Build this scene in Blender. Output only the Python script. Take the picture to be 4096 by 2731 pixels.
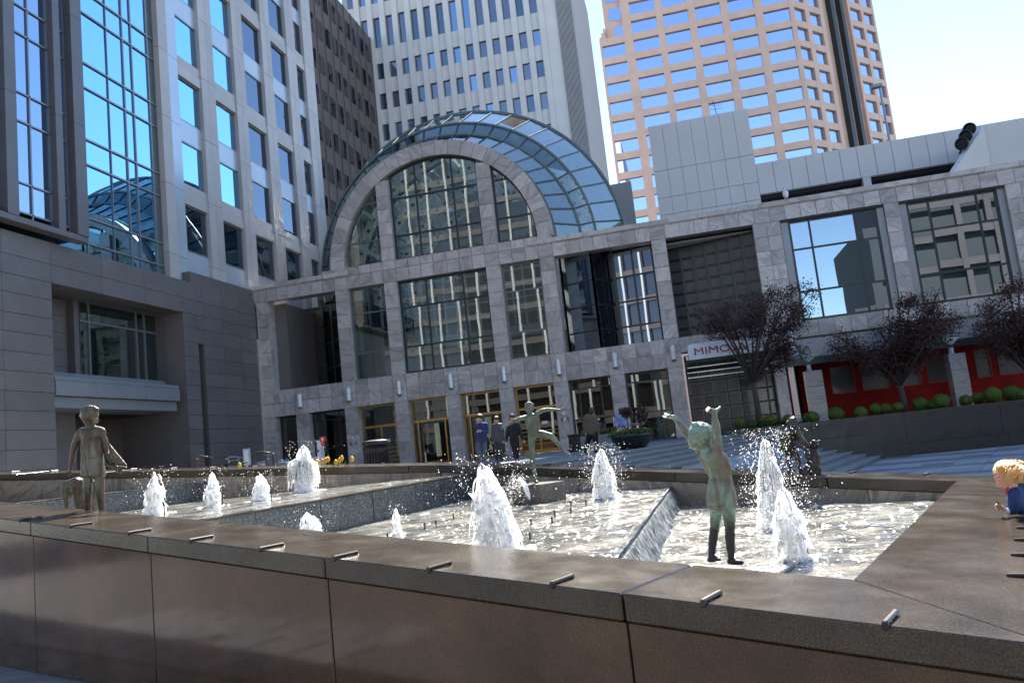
import bpy, bmesh, math, random
from mathutils import Matrix, Vector, noise
R = math.radians
random.seed(7)
scene = bpy.context.scene
for o in list(bpy.data.objects): bpy.data.objects.remove(o)

# ------------------------------------------------------------------ camera
EYE = Vector((0, 0, 1.6))
FPX = 3177.0                      # focal length in pixels of a 4096 px wide picture
def cam_axes(yaw, pitch, roll):
    f = Vector((math.sin(yaw)*math.cos(pitch), math.cos(yaw)*math.cos(pitch), math.sin(pitch)))
    r = Vector((math.cos(yaw), -math.sin(yaw), 0)); u = r.cross(f)
    return r*math.cos(roll)+u*math.sin(roll), -r*math.sin(roll)+u*math.cos(roll), f
CR, CU, CF = cam_axes(R(-12.1), R(7.44), R(-6.22))
cam = bpy.data.cameras.new('camera'); cam.sensor_width = 36; cam.lens = 36*FPX/4096
cam.clip_start = 0.1; cam.clip_end = 3000
cam_ob = bpy.data.objects.new('camera', cam); scene.collection.objects.link(cam_ob)
m3 = Matrix((CR, CU, -CF)).transposed()
cam_ob.matrix_world = Matrix.Translation(EYE) @ m3.to_4x4()
scene.camera = cam_ob

# ------------------------------------------------------------------ sky and sun
SUN_EL, SUN_AZ = R(46), R(-1.0)
SUN_DIR = Vector((math.sin(SUN_AZ)*math.cos(SUN_EL), math.cos(SUN_AZ)*math.cos(SUN_EL), math.sin(SUN_EL)))
world = bpy.data.worlds.new('World'); scene.world = world; world.use_nodes = True
wn = world.node_tree.nodes; wl = world.node_tree.links
sky = wn.new('ShaderNodeTexSky'); sky.sky_type = 'NISHITA'; sky.sun_disc = False
sky.sun_elevation = SUN_EL; sky.sun_rotation = SUN_AZ
sky.air_density = 0.95; sky.dust_density = 0.02; sky.ozone_density = 1.7
wl.new(sky.outputs[0], wn['Background'].inputs[0]); wn['Background'].inputs[1].default_value = 0.10
sun = bpy.data.lights.new('sun', 'SUN'); sun.energy = 5.0; sun.angle = R(0.53); sun.color = (1.0, 0.955, 0.88)
sun_ob = bpy.data.objects.new('sun', sun); scene.collection.objects.link(sun_ob)
sun_ob.rotation_euler = (-SUN_DIR).to_track_quat('-Z', 'Y').to_euler()
sun_ob.location = (0, 60, 80)
scene.view_settings.view_transform = 'Standard'; scene.view_settings.look = 'None'
scene.view_settings.gamma = 1; scene.view_settings.exposure = 1.95
try: scene.view_settings.use_curve_mapping = False
except Exception: pass
scene.render.engine = 'CYCLES'
scene.cycles.max_bounces = 8; scene.cycles.transparent_max_bounces = 16
scene.cycles.sample_clamp_indirect = 6.0
scene.cycles.caustics_reflective = False; scene.cycles.caustics_refractive = False

# ------------------------------------------------------------------ helpers
COL = scene.collection
WM = {}                                  # object -> world matrix
def link(o, parent=None, world=None):
    COL.objects.link(o)
    w = world if world is not None else Matrix.Identity(4)
    WM[o.name] = w
    if parent is not None:
        o.parent = parent; o.matrix_parent_inverse = WM[parent.name].inverted()
    o.matrix_basis = w
    return o
def tag(o, label=None, cat=None, group=None, kind=None):
    if label: o['label'] = label
    if cat: o['category'] = cat
    if group: o['group'] = group
    if kind: o['kind'] = kind
    return o
def thing(name, label, cat, loc=(0, 0, 0), group=None):
    return tag(link(bpy.data.objects.new(name, None), None, Matrix.Translation(Vector(loc))), label, cat, group)
def W(x, y, d):
    """world point seen at picture position x, y (4096 px wide picture) at a given distance along the lens axis"""
    return EYE + (CR*((x-2048)/FPX) - CU*((y-1365.5)/FPX) + CF)*d
def ray(x, y): return CR*((x-2048)/FPX) - CU*((y-1365.5)/FPX) + CF
def onZ(x, y, z): r = ray(x, y); return EYE + r*((z-EYE.z)/r.z)
def onY(x, y, Y): r = ray(x, y); return EYE + r*((Y-EYE.y)/r.y)
def depth_of(p): return (Vector(p)-EYE).dot(CF)

class MB:
    def __init__(s): s.v = []; s.f = []
    def add(s, v, f):
        n = len(s.v); s.v += [tuple(a) for a in v]; s.f += [tuple(i+n for i in q) for q in f]; return s
    def box(s, x0, x1, y0, y1, z0, z1, mat=None):
        v = [(x, y, z) for z in (z0, z1) for y in (y0, y1) for x in (x0, x1)]
        if mat is not None: v = [mat @ Vector(a) for a in v]
        return s.add(v, [(0, 2, 3, 1), (4, 5, 7, 6), (0, 1, 5, 4), (2, 6, 7, 3), (0, 4, 6, 2), (1, 3, 7, 5)])
    def prism(s, poly, z0, z1):
        """poly: list of xy (counter clockwise); z0, z1 numbers or functions of x, y"""
        n = len(poly); g0 = z0 if callable(z0) else (lambda x, y: z0); g1 = z1 if callable(z1) else (lambda x, y: z1)
        v = [(x, y, g0(x, y)) for x, y in poly]+[(x, y, g1(x, y)) for x, y in poly]
        f = [tuple(range(n-1, -1, -1)), tuple(range(n, 2*n))]+[(i, (i+1) % n, n+(i+1) % n, n+i) for i in range(n)]
        return s.add(v, f)
    def extrude(s, poly, vec):
        """poly: planar list of 3d points, pushed along vec"""
        n = len(poly); vec = Vector(vec); v = [Vector(p) for p in poly]; v = v+[p+vec for p in v]
        return s.add(v, [tuple(range(n-1, -1, -1)), tuple(range(n, 2*n))]+[(i, (i+1) % n, n+(i+1) % n, n+i) for i in range(n)])
    def bar(s, a, b, w, h=None, up=(0, 0, 1)):
        a = Vector(a); b = Vector(b); h = h or w; d = (b-a).normalized(); up = Vector(up)
        if abs(d.dot(up)) > .98: up = Vector((0, 1, 0))
        x = d.cross(up).normalized(); y = x.cross(d)
        v = [p+x*sx*w/2+y*sy*h/2 for p in (a, b) for sx, sy in ((-1, -1), (1, -1), (1, 1), (-1, 1))]
        return s.add(v, [(0, 1, 2, 3), (7, 6, 5, 4), (0, 4, 5, 1), (1, 5, 6, 2), (2, 6, 7, 3), (3, 7, 4, 0)])
    def tube(s, pts, rad, n=10, cap=True):
        pts = [Vector(p) for p in pts]; k = len(pts); rs = rad if isinstance(rad, (list, tuple)) else [rad]*k
        ref = Vector((.13, .31, .94)); v = []
        for i in range(k):
            d = (pts[min(i+1, k-1)]-pts[max(i-1, 0)]).normalized()
            x = d.cross(ref)
            if x.length < .05: x = d.cross(Vector((1, 0, 0)))
            x.normalize(); y = d.cross(x)
            v += [pts[i]+(x*math.cos(2*math.pi*j/n)+y*math.sin(2*math.pi*j/n))*rs[i] for j in range(n)]
        f = [(i*n+j, i*n+(j+1) % n, (i+1)*n+(j+1) % n, (i+1)*n+j) for i in range(k-1) for j in range(n)]
        if cap: f += [tuple(range(n-1, -1, -1)), tuple(range((k-1)*n, k*n))]
        return s.add(v, f)
    def lathe(s, prof, c=(0, 0, 0), n=20, cap=True):
        c = Vector(c); v = [c+Vector((r*math.cos(2*math.pi*j/n), r*math.sin(2*math.pi*j/n), z)) for r, z in prof for j in range(n)]
        k = len(prof); f = [(i*n+j, i*n+(j+1) % n, (i+1)*n+(j+1) % n, (i+1)*n+j) for i in range(k-1) for j in range(n)]
        if cap: f += [tuple(range(n-1, -1, -1)), tuple(range((k-1)*n, k*n))]
        return s.add(v, f)
    def ball(s, c, r, n=12, m=8, axes=None):
        c = Vector(c); r3 = r if isinstance(r, (tuple, list)) else (r, r, r); v = []
        for i in range(m+1):
            t = math.pi*i/m
            for j in range(n):
                p = Vector((math.sin(t)*math.cos(2*math.pi*j/n)*r3[0], math.sin(t)*math.sin(2*math.pi*j/n)*r3[1], -math.cos(t)*r3[2]))
                if axes is not None: p = axes @ p
                v.append(c+p)
        f = [(i*n+j, i*n+(j+1) % n, (i+1)*n+(j+1) % n, (i+1)*n+j) for i in range(m) for j in range(n)]
        return s.add(v, f)
    def mesh(s, name, mat, smooth=False):
        me = bpy.data.meshes.new(name); me.from_pydata(s.v, [], s.f); me.update()
        if smooth: me.polygons.foreach_set('use_smooth', [True]*len(me.polygons))
        for mm in (mat if isinstance(mat, (list, tuple)) else [mat]): me.materials.append(mm)
        return me
    def build(s, name, mat, parent=None, smooth=False, bevel=0):
        me = s.mesh(name, mat, smooth)
        bm = bmesh.new(); bm.from_mesh(me)
        if bevel:
            bmesh.ops.bevel(bm, geom=[e for e in bm.edges], offset=bevel, segments=1, affect='EDGES', clamp_overlap=True)
        bmesh.ops.recalc_face_normals(bm, faces=bm.faces)
        bm.to_mesh(me); bm.free()
        if smooth: me.polygons.foreach_set('use_smooth', [True]*len(me.polygons))
        return link(bpy.data.objects.new(name, me), parent)
UNIT = {}
def unit_mesh(mat, key='box'):
    k = (mat.name, key)
    if k not in UNIT:
        b = MB().box(-.5, .5, -.5, .5, -.5, .5); UNIT[k] = b.mesh('block', mat)
    return UNIT[k]
def box(name, mat, parent, x0, x1, y0, y1, z0, z1, rot=None):
    """a block that shares its mesh with all other blocks of the same material"""
    c = Vector(((x0+x1)/2, (y0+y1)/2, (z0+z1)/2))
    w = Matrix.LocRotScale(c, rot, Vector((abs(x1-x0), abs(y1-y0), abs(z1-z0))))
    return link(bpy.data.objects.new(name, unit_mesh(mat)), parent, w)
def boxd(name, mat, parent, o, ex, ey, ez):
    """a block given by its corner and three edge vectors (at right angles)"""
    o, ex, ey, ez = Vector(o), Vector(ex), Vector(ey), Vector(ez)
    m = Matrix.Identity(4)
    for i, e in enumerate((ex, ey, ez)):
        for j in range(3): m[j][i] = e[j]
    c = o+(ex+ey+ez)/2
    for j in range(3): m[j][3] = c[j]
    return link(bpy.data.objects.new(name, unit_mesh(mat)), parent, m)
def dup(root, delta, label=None, rot=None):
    """copy of a thing with its parts and sub-parts, moved by delta (and turned about its own base)"""
    base = WM[root.name]; loc = base.to_translation()
    T = Matrix.Translation(Vector(delta))
    if rot: T = Matrix.Translation(Vector(delta)+loc) @ Matrix.Rotation(rot, 4, 'Z') @ Matrix.Translation(-loc)
    def cp(o, parent):
        c = o.copy(); COL.objects.link(c); c.parent = None
        w = T @ WM[o.name]; WM[c.name] = w
        if parent is not None: c.parent = parent; c.matrix_parent_inverse = WM[parent.name].inverted()
        c.matrix_basis = w
        for ch in list(o.children): cp(ch, c)
        return c
    r = cp(root, None)
    if label: r['label'] = label
    return r
# ------------------------------------------------------------------ materials
def new_mat(name):
    m = bpy.data.materials.new(name); m.use_nodes = True; nt = m.node_tree
    return m, nt, nt.nodes, nt.links, nt.nodes['Principled BSDF']
def ramp(nd, pts):
    r = nd.new('ShaderNodeValToRGB'); el = r.color_ramp.elements
    while len(el) < len(pts): el.new(.5)
    for e, (p, c) in zip(el, pts): e.position = p; e.color = (*c, 1)
    return r
def plain(name, col, rough=.6, metal=0, var=.12, scale=6, bump=0, bscale=40, spec=None, coat=0):
    """plain surface: colour with soft uneven wear"""
    m, nt, nd, ln, bs = new_mat(name)
    tc = nd.new('ShaderNodeTexCoord'); no = nd.new('ShaderNodeTexNoise'); no.inputs['Scale'].default_value = scale; no.inputs['Detail'].default_value = 6
    geo = nd.new('ShaderNodeNewGeometry'); ln.new(geo.outputs['Position'], no.inputs['Vector'])
    r = ramp(nd, [(.3, [c*(1-var) for c in col]), (.7, [min(1, c*(1+var)) for c in col])])
    ln.new(no.outputs['Fac'], r.inputs[0]); ln.new(r.outputs[0], bs.inputs['Base Color'])
    bs.inputs['Roughness'].default_value = rough; bs.inputs['Metallic'].default_value = metal
    if spec is not None: bs.inputs['Specular IOR Level'].default_value = spec
    if coat: bs.inputs['Coat Weight'].default_value = coat
    if bump:
        n2 = nd.new('ShaderNodeTexNoise'); n2.inputs['Scale'].default_value = bscale; n2.inputs['Detail'].default_value = 5
        ln.new(geo.outputs['Position'], n2.inputs['Vector'])
        b = nd.new('ShaderNodeBump'); b.inputs['Strength'].default_value = bump; b.inputs['Distance'].default_value = .02
        ln.new(n2.outputs['Fac'], b.inputs['Height']); ln.new(b.outputs[0], bs.inputs['Normal'])
    return m
def marble(name, dark, light, rough=.38, scale=.9):
    """veined slabs: each slab has its own cut of the swirling grain"""
    m, nt, nd, ln, bs = new_mat(name)
    geo = nd.new('ShaderNodeNewGeometry'); oi = nd.new('ShaderNodeObjectInfo')
    add = nd.new('ShaderNodeMath'); ln.new(oi.outputs['Random'], add.inputs[0]); ln.new(geo.outputs['Random Per Island'], add.inputs[1])
    mul = nd.new('ShaderNodeMath'); mul.operation = 'MULTIPLY'; mul.inputs[1].default_value = 37.0; ln.new(add.outputs[0], mul.inputs[0])
    rot = nd.new('ShaderNodeVectorRotate'); rot.inputs['Axis'].default_value = (0, 1, 0)
    ln.new(geo.outputs['Position'], rot.inputs['Vector']); ln.new(mul.outputs[0], rot.inputs['Angle'])
    vadd = nd.new('ShaderNodeVectorMath'); vadd.operation = 'ADD'; ln.new(rot.outputs[0], vadd.inputs[0]); ln.new(mul.outputs[0], vadd.inputs[1])
    sc = nd.new('ShaderNodeVectorMath'); sc.operation = 'MULTIPLY'; sc.inputs[1].default_value = (.8, .8, 3.0); ln.new(vadd.outputs[0], sc.inputs[0])
    n1 = nd.new('ShaderNodeTexNoise'); n1.inputs['Scale'].default_value = scale; n1.inputs['Detail'].default_value = 9; n1.inputs['Roughness'].default_value = .58; n1.inputs['Distortion'].default_value = 1.6
    ln.new(sc.outputs[0], n1.inputs['Vector'])
    r = ramp(nd, [(.26, dark), (.46, [(a+b)/2 for a, b in zip(dark, light)]), (.54, light), (.6, [(a*.45+b*.55) for a, b in zip(dark, light)]), (.78, [min(1, c*1.12) for c in light])])
    ln.new(n1.outputs['Fac'], r.inputs[0])
    mx = nd.new('ShaderNodeMix'); mx.data_type = 'RGBA'; mx.blend_type = 'MULTIPLY'; mx.inputs[0].default_value = 1
    fr = nd.new('ShaderNodeMath'); fr.operation = 'FRACT'; ln.new(mul.outputs[0], fr.inputs[0])
    r2 = ramp(nd, [(0, (.70, .69, .69)), (1, (1.10, 1.08, 1.07))]); ln.new(fr.outputs[0], r2.inputs[0])
    ln.new(r.outputs[0], mx.inputs[6]); ln.new(r2.outputs[0], mx.inputs[7]); ln.new(mx.outputs[2], bs.inputs['Base Color'])
    bs.inputs['Roughness'].default_value = rough
    return m
def granite(name, base, fleck, rough=.25, scale=90, blot=.25, spec=.5, ublot=1.3, coarse=0.0):
    m, nt, nd, ln, bs = new_mat(name)
    geo = nd.new('ShaderNodeNewGeometry')
    v = nd.new('ShaderNodeTexVoronoi'); v.inputs['Scale'].default_value = scale; ln.new(geo.outputs['Position'], v.inputs['Vector'])
    r = ramp(nd, [(.05, fleck), (.55, base)]); ln.new(v.outputs['Distance'], r.inputs[0])
    n = nd.new('ShaderNodeTexNoise'); n.inputs['Scale'].default_value = ublot; n.inputs['Detail'].default_value = 8; n.inputs['Roughness'].default_value = .65; ln.new(geo.outputs['Position'], n.inputs['Vector'])
    oi = nd.new('ShaderNodeObjectInfo')
    r2 = ramp(nd, [(.3, (1-blot,)*3), (.7, (1+blot,)*3)]); ln.new(n.outputs['Fac'], r2.inputs[0])
    r3 = ramp(nd, [(0, (.90, .90, .90)), (1, (1.06, 1.06, 1.06))]); ln.new(oi.outputs['Random'], r3.inputs[0])
    m1 = nd.new('ShaderNodeMix'); m1.data_type = 'RGBA'; m1.blend_type = 'MULTIPLY'; m1.inputs[0].default_value = 1
    m2 = nd.new('ShaderNodeMix'); m2.data_type = 'RGBA'; m2.blend_type = 'MULTIPLY'; m2.inputs[0].default_value = 1
    ln.new(r.outputs[0], m1.inputs[6]); ln.new(r2.outputs[0], m1.inputs[7]); ln.new(m1.outputs[2], m2.inputs[6]); ln.new(r3.outputs[0], m2.inputs[7])
    ln.new(m2.outputs[2], bs.inputs['Base Color'])
    rr = nd.new('ShaderNodeMapRange'); rr.inputs[1].default_value = .3; rr.inputs[2].default_value = .7; rr.inputs[3].default_value = rough*.75; rr.inputs[4].default_value = rough*1.35
    n3 = nd.new('ShaderNodeTexNoise'); n3.inputs['Scale'].default_value = 3.5; n3.inputs['Detail'].default_value = 7; ln.new(geo.outputs['Position'], n3.inputs['Vector'])
    ln.new(n3.outputs['Fac'], rr.inputs[0]); ln.new(rr.outputs[0], bs.inputs['Roughness'])
    bs.inputs['Specular IOR Level'].default_value = spec
    if coarse:
        n4 = nd.new('ShaderNodeTexNoise'); n4.inputs['Scale'].default_value = 60; n4.inputs['Detail'].default_value = 4; ln.new(geo.outputs['Position'], n4.inputs['Vector'])
        b = nd.new('ShaderNodeBump'); b.inputs['Strength'].default_value = coarse; b.inputs['Distance'].default_value = .006
        ln.new(n4.outputs['Fac'], b.inputs['Height']); ln.new(b.outputs[0], bs.inputs['Normal'])
    return m
def mirror_glass(name, tint, body, fac=.6, rough=.0, wav=.25, wscale=.7):
    """coated office glass: mostly a mirror, slightly wavy, over a dark room"""
    m, nt, nd, ln, bs = new_mat(name)
    out = nd['Material Output']; nd.remove(bs)
    g = nd.new('ShaderNodeBsdfGlossy'); g.inputs['Color'].default_value = (*tint, 1); g.inputs['Roughness'].default_value = rough
    d = nd.new('ShaderNodeBsdfDiffuse'); d.inputs['Color'].default_value = (*body, 1)
    mx = nd.new('ShaderNodeMixShader'); lw = nd.new('ShaderNodeLayerWeight'); lw.inputs[0].default_value = .35
    mr = nd.new('ShaderNodeMapRange'); mr.inputs[3].default_value = fac; mr.inputs[4].default_value = min(1, fac+.35)
    ln.new(lw.outputs['Fresnel'], mr.inputs[0]); ln.new(mr.outputs[0], mx.inputs[0])
    geo = nd.new('ShaderNodeNewGeometry'); n = nd.new('ShaderNodeTexNoise'); n.inputs['Scale'].default_value = wscale; n.inputs['Detail'].default_value = 1.5
    ln.new(geo.outputs['Position'], n.inputs['Vector'])
    b = nd.new('ShaderNodeBump'); b.inputs['Strength'].default_value = wav; b.inputs['Distance'].default_value = .05
    ln.new(n.outputs['Fac'], b.inputs['Height']); ln.new(b.outputs[0], g.inputs['Normal'])
    ln.new(d.outputs[0], mx.inputs[1]); ln.new(g.outputs[0], mx.inputs[2]); ln.new(mx.outputs[0], out.inputs[0])
    return m
def clear_glass(name, tint=(.72, .78, .76), refl=.16, wav=.3, wscale=.8):
    """thin pane: lets light straight through, mirrors some of what stands opposite"""
    m, nt, nd, ln, bs = new_mat(name)
    out = nd['Material Output']; nd.remove(bs)
    g = nd.new('ShaderNodeBsdfGlossy'); g.inputs['Color'].default_value = (.92, .97, .97, 1); g.inputs['Roughness'].default_value = .0
    t = nd.new('ShaderNodeBsdfTransparent'); t.inputs['Color'].default_value = (*tint, 1)
    lw = nd.new('ShaderNodeLayerWeight'); lw.inputs[0].default_value = .3
    mr = nd.new('ShaderNodeMapRange'); mr.inputs[3].default_value = refl; mr.inputs[4].default_value = .95; ln.new(lw.outputs['Fresnel'], mr.inputs[0])
    geo = nd.new('ShaderNodeNewGeometry'); n = nd.new('ShaderNodeTexNoise'); n.inputs['Scale'].default_value = wscale; n.inputs['Detail'].default_value = 1.5
    ln.new(geo.outputs['Position'], n.inputs['Vector'])
    b = nd.new('ShaderNodeBump'); b.inputs['Strength'].default_value = wav; b.inputs['Distance'].default_value = .05
    ln.new(n.outputs['Fac'], b.inputs['Height']); ln.new(b.outputs[0], g.inputs['Normal'])
    mx = nd.new('ShaderNodeMixShader'); ln.new(mr.outputs[0], mx.inputs[0]); ln.new(t.outputs[0], mx.inputs[1]); ln.new(g.outputs[0], mx.inputs[2])
    ln.new(mx.outputs[0], out.inputs[0]); return m
def foam_mat(name):
    """aerated white water: light scatters right through it"""
    m, nt, nd, ln, bs = new_mat(name)
    out = nd['Material Output']
    bs.inputs['Base Color'].default_value = (.95, .955, .955, 1); bs.inputs['Roughness'].default_value = .25
    bs.inputs['Subsurface Weight'].default_value = 1; bs.inputs['Subsurface Radius'].default_value = (1, 1, 1); bs.inputs['Subsurface Scale'].default_value = .22
    tr = nd.new('ShaderNodeBsdfTransparent')
    geo = nd.new('ShaderNodeNewGeometry'); n = nd.new('ShaderNodeTexNoise'); n.inputs['Scale'].default_value = 26; n.inputs['Detail'].default_value = 6; ln.new(geo.outputs['Position'], n.inputs['Vector'])
    b = nd.new('ShaderNodeBump'); b.inputs['Strength'].default_value = .8; b.inputs['Distance'].default_value = .03; ln.new(n.outputs['Fac'], b.inputs['Height']); ln.new(b.outputs[0], bs.inputs['Normal'])
    n2 = nd.new('ShaderNodeTexNoise'); n2.inputs['Scale'].default_value = 16; n2.inputs['Detail'].default_value = 5; ln.new(geo.outputs['Position'], n2.inputs['Vector'])
    r = ramp(nd, [(.56, (.06, .06, .06)), (.68, (.8, .8, .8))]); ln.new(n2.outputs['Fac'], r.inputs[0])
    e = nd.new('ShaderNodeMixShader'); ln.new(r.outputs[0], e.inputs[0]); ln.new(bs.outputs[0], e.inputs[1]); ln.new(tr.outputs[0], e.inputs[2])
    ln.new(e.outputs[0], out.inputs[0]); return m
def water_mat(name, col, bscale=11, dist=.022, rough=.05, stretch=(1, 1, 1), spec=.5, lo=.6, hi=1.4, cscale=2.2):
    m, nt, nd, ln, bs = new_mat(name)
    bs.inputs['Roughness'].default_value = rough; bs.inputs['IOR'].default_value = 1.33; bs.inputs['Specular IOR Level'].default_value = spec
    geo = nd.new('ShaderNodeNewGeometry')
    mu = nd.new('ShaderNodeVectorMath'); mu.operation = 'MULTIPLY'; mu.inputs[1].default_value = stretch; ln.new(geo.outputs['Position'], mu.inputs[0])
    n = nd.new('ShaderNodeTexNoise'); n.inputs['Scale'].default_value = bscale; n.inputs['Detail'].default_value = 4; n.inputs['Roughness'].default_value = .55; n.inputs['Distortion'].default_value = .4
    ln.new(mu.outputs[0], n.inputs['Vector'])
    b = nd.new('ShaderNodeBump'); b.inputs['Strength'].default_value = 1; b.inputs['Distance'].default_value = dist
    ln.new(n.outputs['Fac'], b.inputs['Height']); ln.new(b.outputs[0], bs.inputs['Normal'])
    n2 = nd.new('ShaderNodeTexNoise'); n2.inputs['Scale'].default_value = cscale; n2.inputs['Detail'].default_value = 6; ln.new(mu.outputs[0], n2.inputs['Vector'])
    r = ramp(nd, [(.38, [c*lo for c in col]), (.64, [min(1, c*hi) for c in col])]); ln.new(n2.outputs['Fac'], r.inputs[0]); ln.new(r.outputs[0], bs.inputs['Base Color'])
    return m
def patina(name, brown, green, amount=.5, rough=.45, dark_below=None):
    m, nt, nd, ln, bs = new_mat(name)
    geo = nd.new('ShaderNodeNewGeometry')
    sc = nd.new('ShaderNodeVectorMath'); sc.operation = 'MULTIPLY'; sc.inputs[1].default_value = (6, 6, 2.4); ln.new(geo.outputs['Position'], sc.inputs[0])
    n = nd.new('ShaderNodeTexNoise'); n.inputs['Scale'].default_value = 1.0; n.inputs['Detail'].default_value = 9; n.inputs['Roughness'].default_value = .68; n.inputs['Distortion'].default_value = .8; ln.new(sc.outputs[0], n.inputs['Vector'])
    mid = 1-amount
    r = ramp(nd, [(max(0, mid-.10), brown), (mid, [(a+b)*.45 for a, b in zip(brown, green)]), (min(1, mid+.08), green)])
    ln.new(n.outputs['Fac'], r.inputs[0]); last = r.outputs[0]
    if dark_below is not None:             # tide mark: wet, stained lower legs
        sx = nd.new('ShaderNodeSeparateXYZ'); ln.new(geo.outputs['Position'], sx.inputs[0])
        ad = nd.new('ShaderNodeMath'); ad.operation = 'MULTIPLY_ADD'; ad.inputs[1].default_value = .18; ln.new(n.outputs['Fac'], ad.inputs[0]); ln.new(sx.outputs['Z'], ad.inputs[2])
        mr = nd.new('ShaderNodeMapRange'); mr.inputs[1].default_value = dark_below; mr.inputs[2].default_value = dark_below+.13; ln.new(ad.outputs[0], mr.inputs[0])
        mx = nd.new('ShaderNodeMix'); mx.data_type = 'RGBA'; ln.new(mr.outputs[0], mx.inputs[0]); mx.inputs[6].default_value = (.03, .031, .027, 1); ln.new(last, mx.inputs[7]); last = mx.outputs[2]
    ln.new(last, bs.inputs['Base Color']); bs.inputs['Metallic'].default_value = .35; bs.inputs['Roughness'].default_value = rough
    n2 = nd.new('ShaderNodeTexNoise'); n2.inputs['Scale'].default_value = 45; n2.inputs['Detail'].default_value = 5; ln.new(geo.outputs['Position'], n2.inputs['Vector'])
    b = nd.new('ShaderNodeBump'); b.inputs['Strength'].default_value = .55; b.inputs['Distance'].default_value = .012; ln.new(n2.outputs['Fac'], b.inputs['Height']); ln.new(b.outputs[0], bs.inputs['Normal'])
    return m
def leaf_mat(name, c1, c2, trans=.3):
    m, nt, nd, ln, bs = new_mat(name); out = nd['Material Output']
    geo = nd.new('ShaderNodeNewGeometry'); r = ramp(nd, [(0, c1), (1, c2)]); ln.new(geo.outputs['Random Per Island'], r.inputs[0])
    ln.new(r.outputs[0], bs.inputs['Base Color']); bs.inputs['Roughness'].default_value = .5
    t = nd.new('ShaderNodeBsdfTranslucent'); ln.new(r.outputs[0], t.inputs[0])
    mx = nd.new('ShaderNodeMixShader'); mx.inputs[0].default_value = trans; ln.new(bs.outputs[0], mx.inputs[1]); ln.new(t.outputs[0], mx.inputs[2]); ln.new(mx.outputs[0], out.inputs[0])
    return m

M = {}
M['marble'] = marble('grey veined marble', (.32, .285, .275), (.60, .555, .53), .32)
M['marble_in'] = marble('brown marble', (.10, .08, .06), (.34, .28, .215), .4, 1.6)
M['coping'] = granite('flamed granite coping', (.036, .026, .0165), (.095, .073, .05), .18, 130, .4, .36, 2.0, .3)
M['wall_granite'] = granite('polished brown granite', (.070, .038, .021), (.13, .08, .048), .10, 130, .45, .30, 1.1)
M['black_granite'] = granite('dark granite', (.016, .015, .016), (.035, .034, .034), .3, 90, .25, .5)
M['podium'] = granite('grey granite cladding', (.135, .121, .117), (.205, .185, .175), .40, 40, .1, .4)
M['weir'] = granite('rough wet granite', (.05, .052, .052), (.22, .22, .22), .22, 34, .3, .6, 3, .9)
M['step'] = granite('grey step granite', (.19, .19, .20), (.26, .26, .27), .6, 60, .12, .3)
M['paver'] = granite('light paver', (.27, .275, .29), (.34, .34, .35), .6, 50, .15, .3)
M['paver_dark'] = granite('dark paver', (.15, .155, .17), (.2, .2, .21), .6, 50, .15, .3)
M['ground'] = granite('plaza paving', (.17, .165, .16), (.22, .21, .2), .6, 30, .15, .3)
M['metal_panel'] = plain('grey metal panel', (.25, .26, .275), .38, .3, .06, 1.2)
M['spandrel'] = plain('pale blue spandrel', (.46, .52, .58), .22, .25, .05, .6)
M['pier_stone'] = granite('pale tower stone', (.44, .42, .42), (.55, .52, .5), .5, 30, .07, .4)
M['mullion'] = plain('grey mullion', (.24, .25, .27), .35, .5, .05)
M['mull_dark'] = plain('dark bronze green mullion', (.028, .034, .033), .35, .4, .1)
M['mull_green'] = plain('grey green mullion', (.13, .17, .165), .35, .4, .1)
M['tower_glass'] = mirror_glass('blue tower glass', (.40, .76, 1.0), (.01, .02, .03), .72, 0, .12, .35)
M['win_glass'] = mirror_glass('tower window glass', (.30, .36, .43), (.012, .014, .018), .5, 0, .35, .5)
M['fin_glass'] = mirror_glass('dim bay glass', (.46, .60, .78), (.012, .02, .03), .62, 0, .08, .3)
M['brown_glass'] = mirror_glass('sky blue window glass', (.60, .72, 1.0), (.02, .03, .05), .8, 0, .06, .12)
M['grey_glass'] = mirror_glass('smoked window glass', (.42, .43, .50), (.02, .02, .024), .5, 0, .5, .25)
M['right_glass'] = mirror_glass('showroom glass', (.46, .54, .62), (.015, .018, .02), .55, 0, .05, .35)
M['dark_glass'] = mirror_glass('dark grid glass', (.10, .10, .11), (.13, .13, .135), .3, .12, .04, .5)
M['shop_glass'] = clear_glass('shop glass', (.34, .36, .34), .07, .02)
M['arch_glass'] = clear_glass('arch glass', (.66, .71, .69), .075, .035, .5)
M['vault_glass'] = clear_glass('vault glass', (.80, .87, .83), .12, .12, .45)
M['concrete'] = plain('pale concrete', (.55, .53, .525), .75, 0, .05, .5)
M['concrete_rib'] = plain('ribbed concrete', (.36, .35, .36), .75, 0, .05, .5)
M['wing'] = plain('brown wing cladding', (.115, .095, .088), .35, .1, .12, .3)
M['wing_glass'] = mirror_glass('brown wing glass', (.3, .28, .3), (.02, .018, .018), .4, .02)
M['white_wall'] = plain('white rendered wall', (.60, .565, .54), .8, 0, .04, .5)
M['dark_void'] = plain('dark interior', (.03, .028, .027), .9)
M['brown_stone'] = plain('reddish granite', (.48, .335, .275), .55, 0, .09, .35)
M['brass'] = plain('brass', (.36, .225, .075), .33, .95, .12, 4)
M['black_metal'] = plain('black metal', (.016, .016, .017), .45, .4, .2)
M['steel'] = plain('steel', (.55, .55, .56), .3, .9, .08)
M['lamp'] = plain('frosted lamp glass', (.74, .75, .78), .3, .1, .06)
M['sign'] = plain('white sign panel', (.72, .76, .84), .35, 0, .03)
M['sign_red'] = plain('dark red letters', (.22, .02, .03), .4, 0, .05)
M['red'] = plain('red lacquer', (.23, .006, .004), .5, 0, .2, 3, 0, 40, .12)
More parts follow.
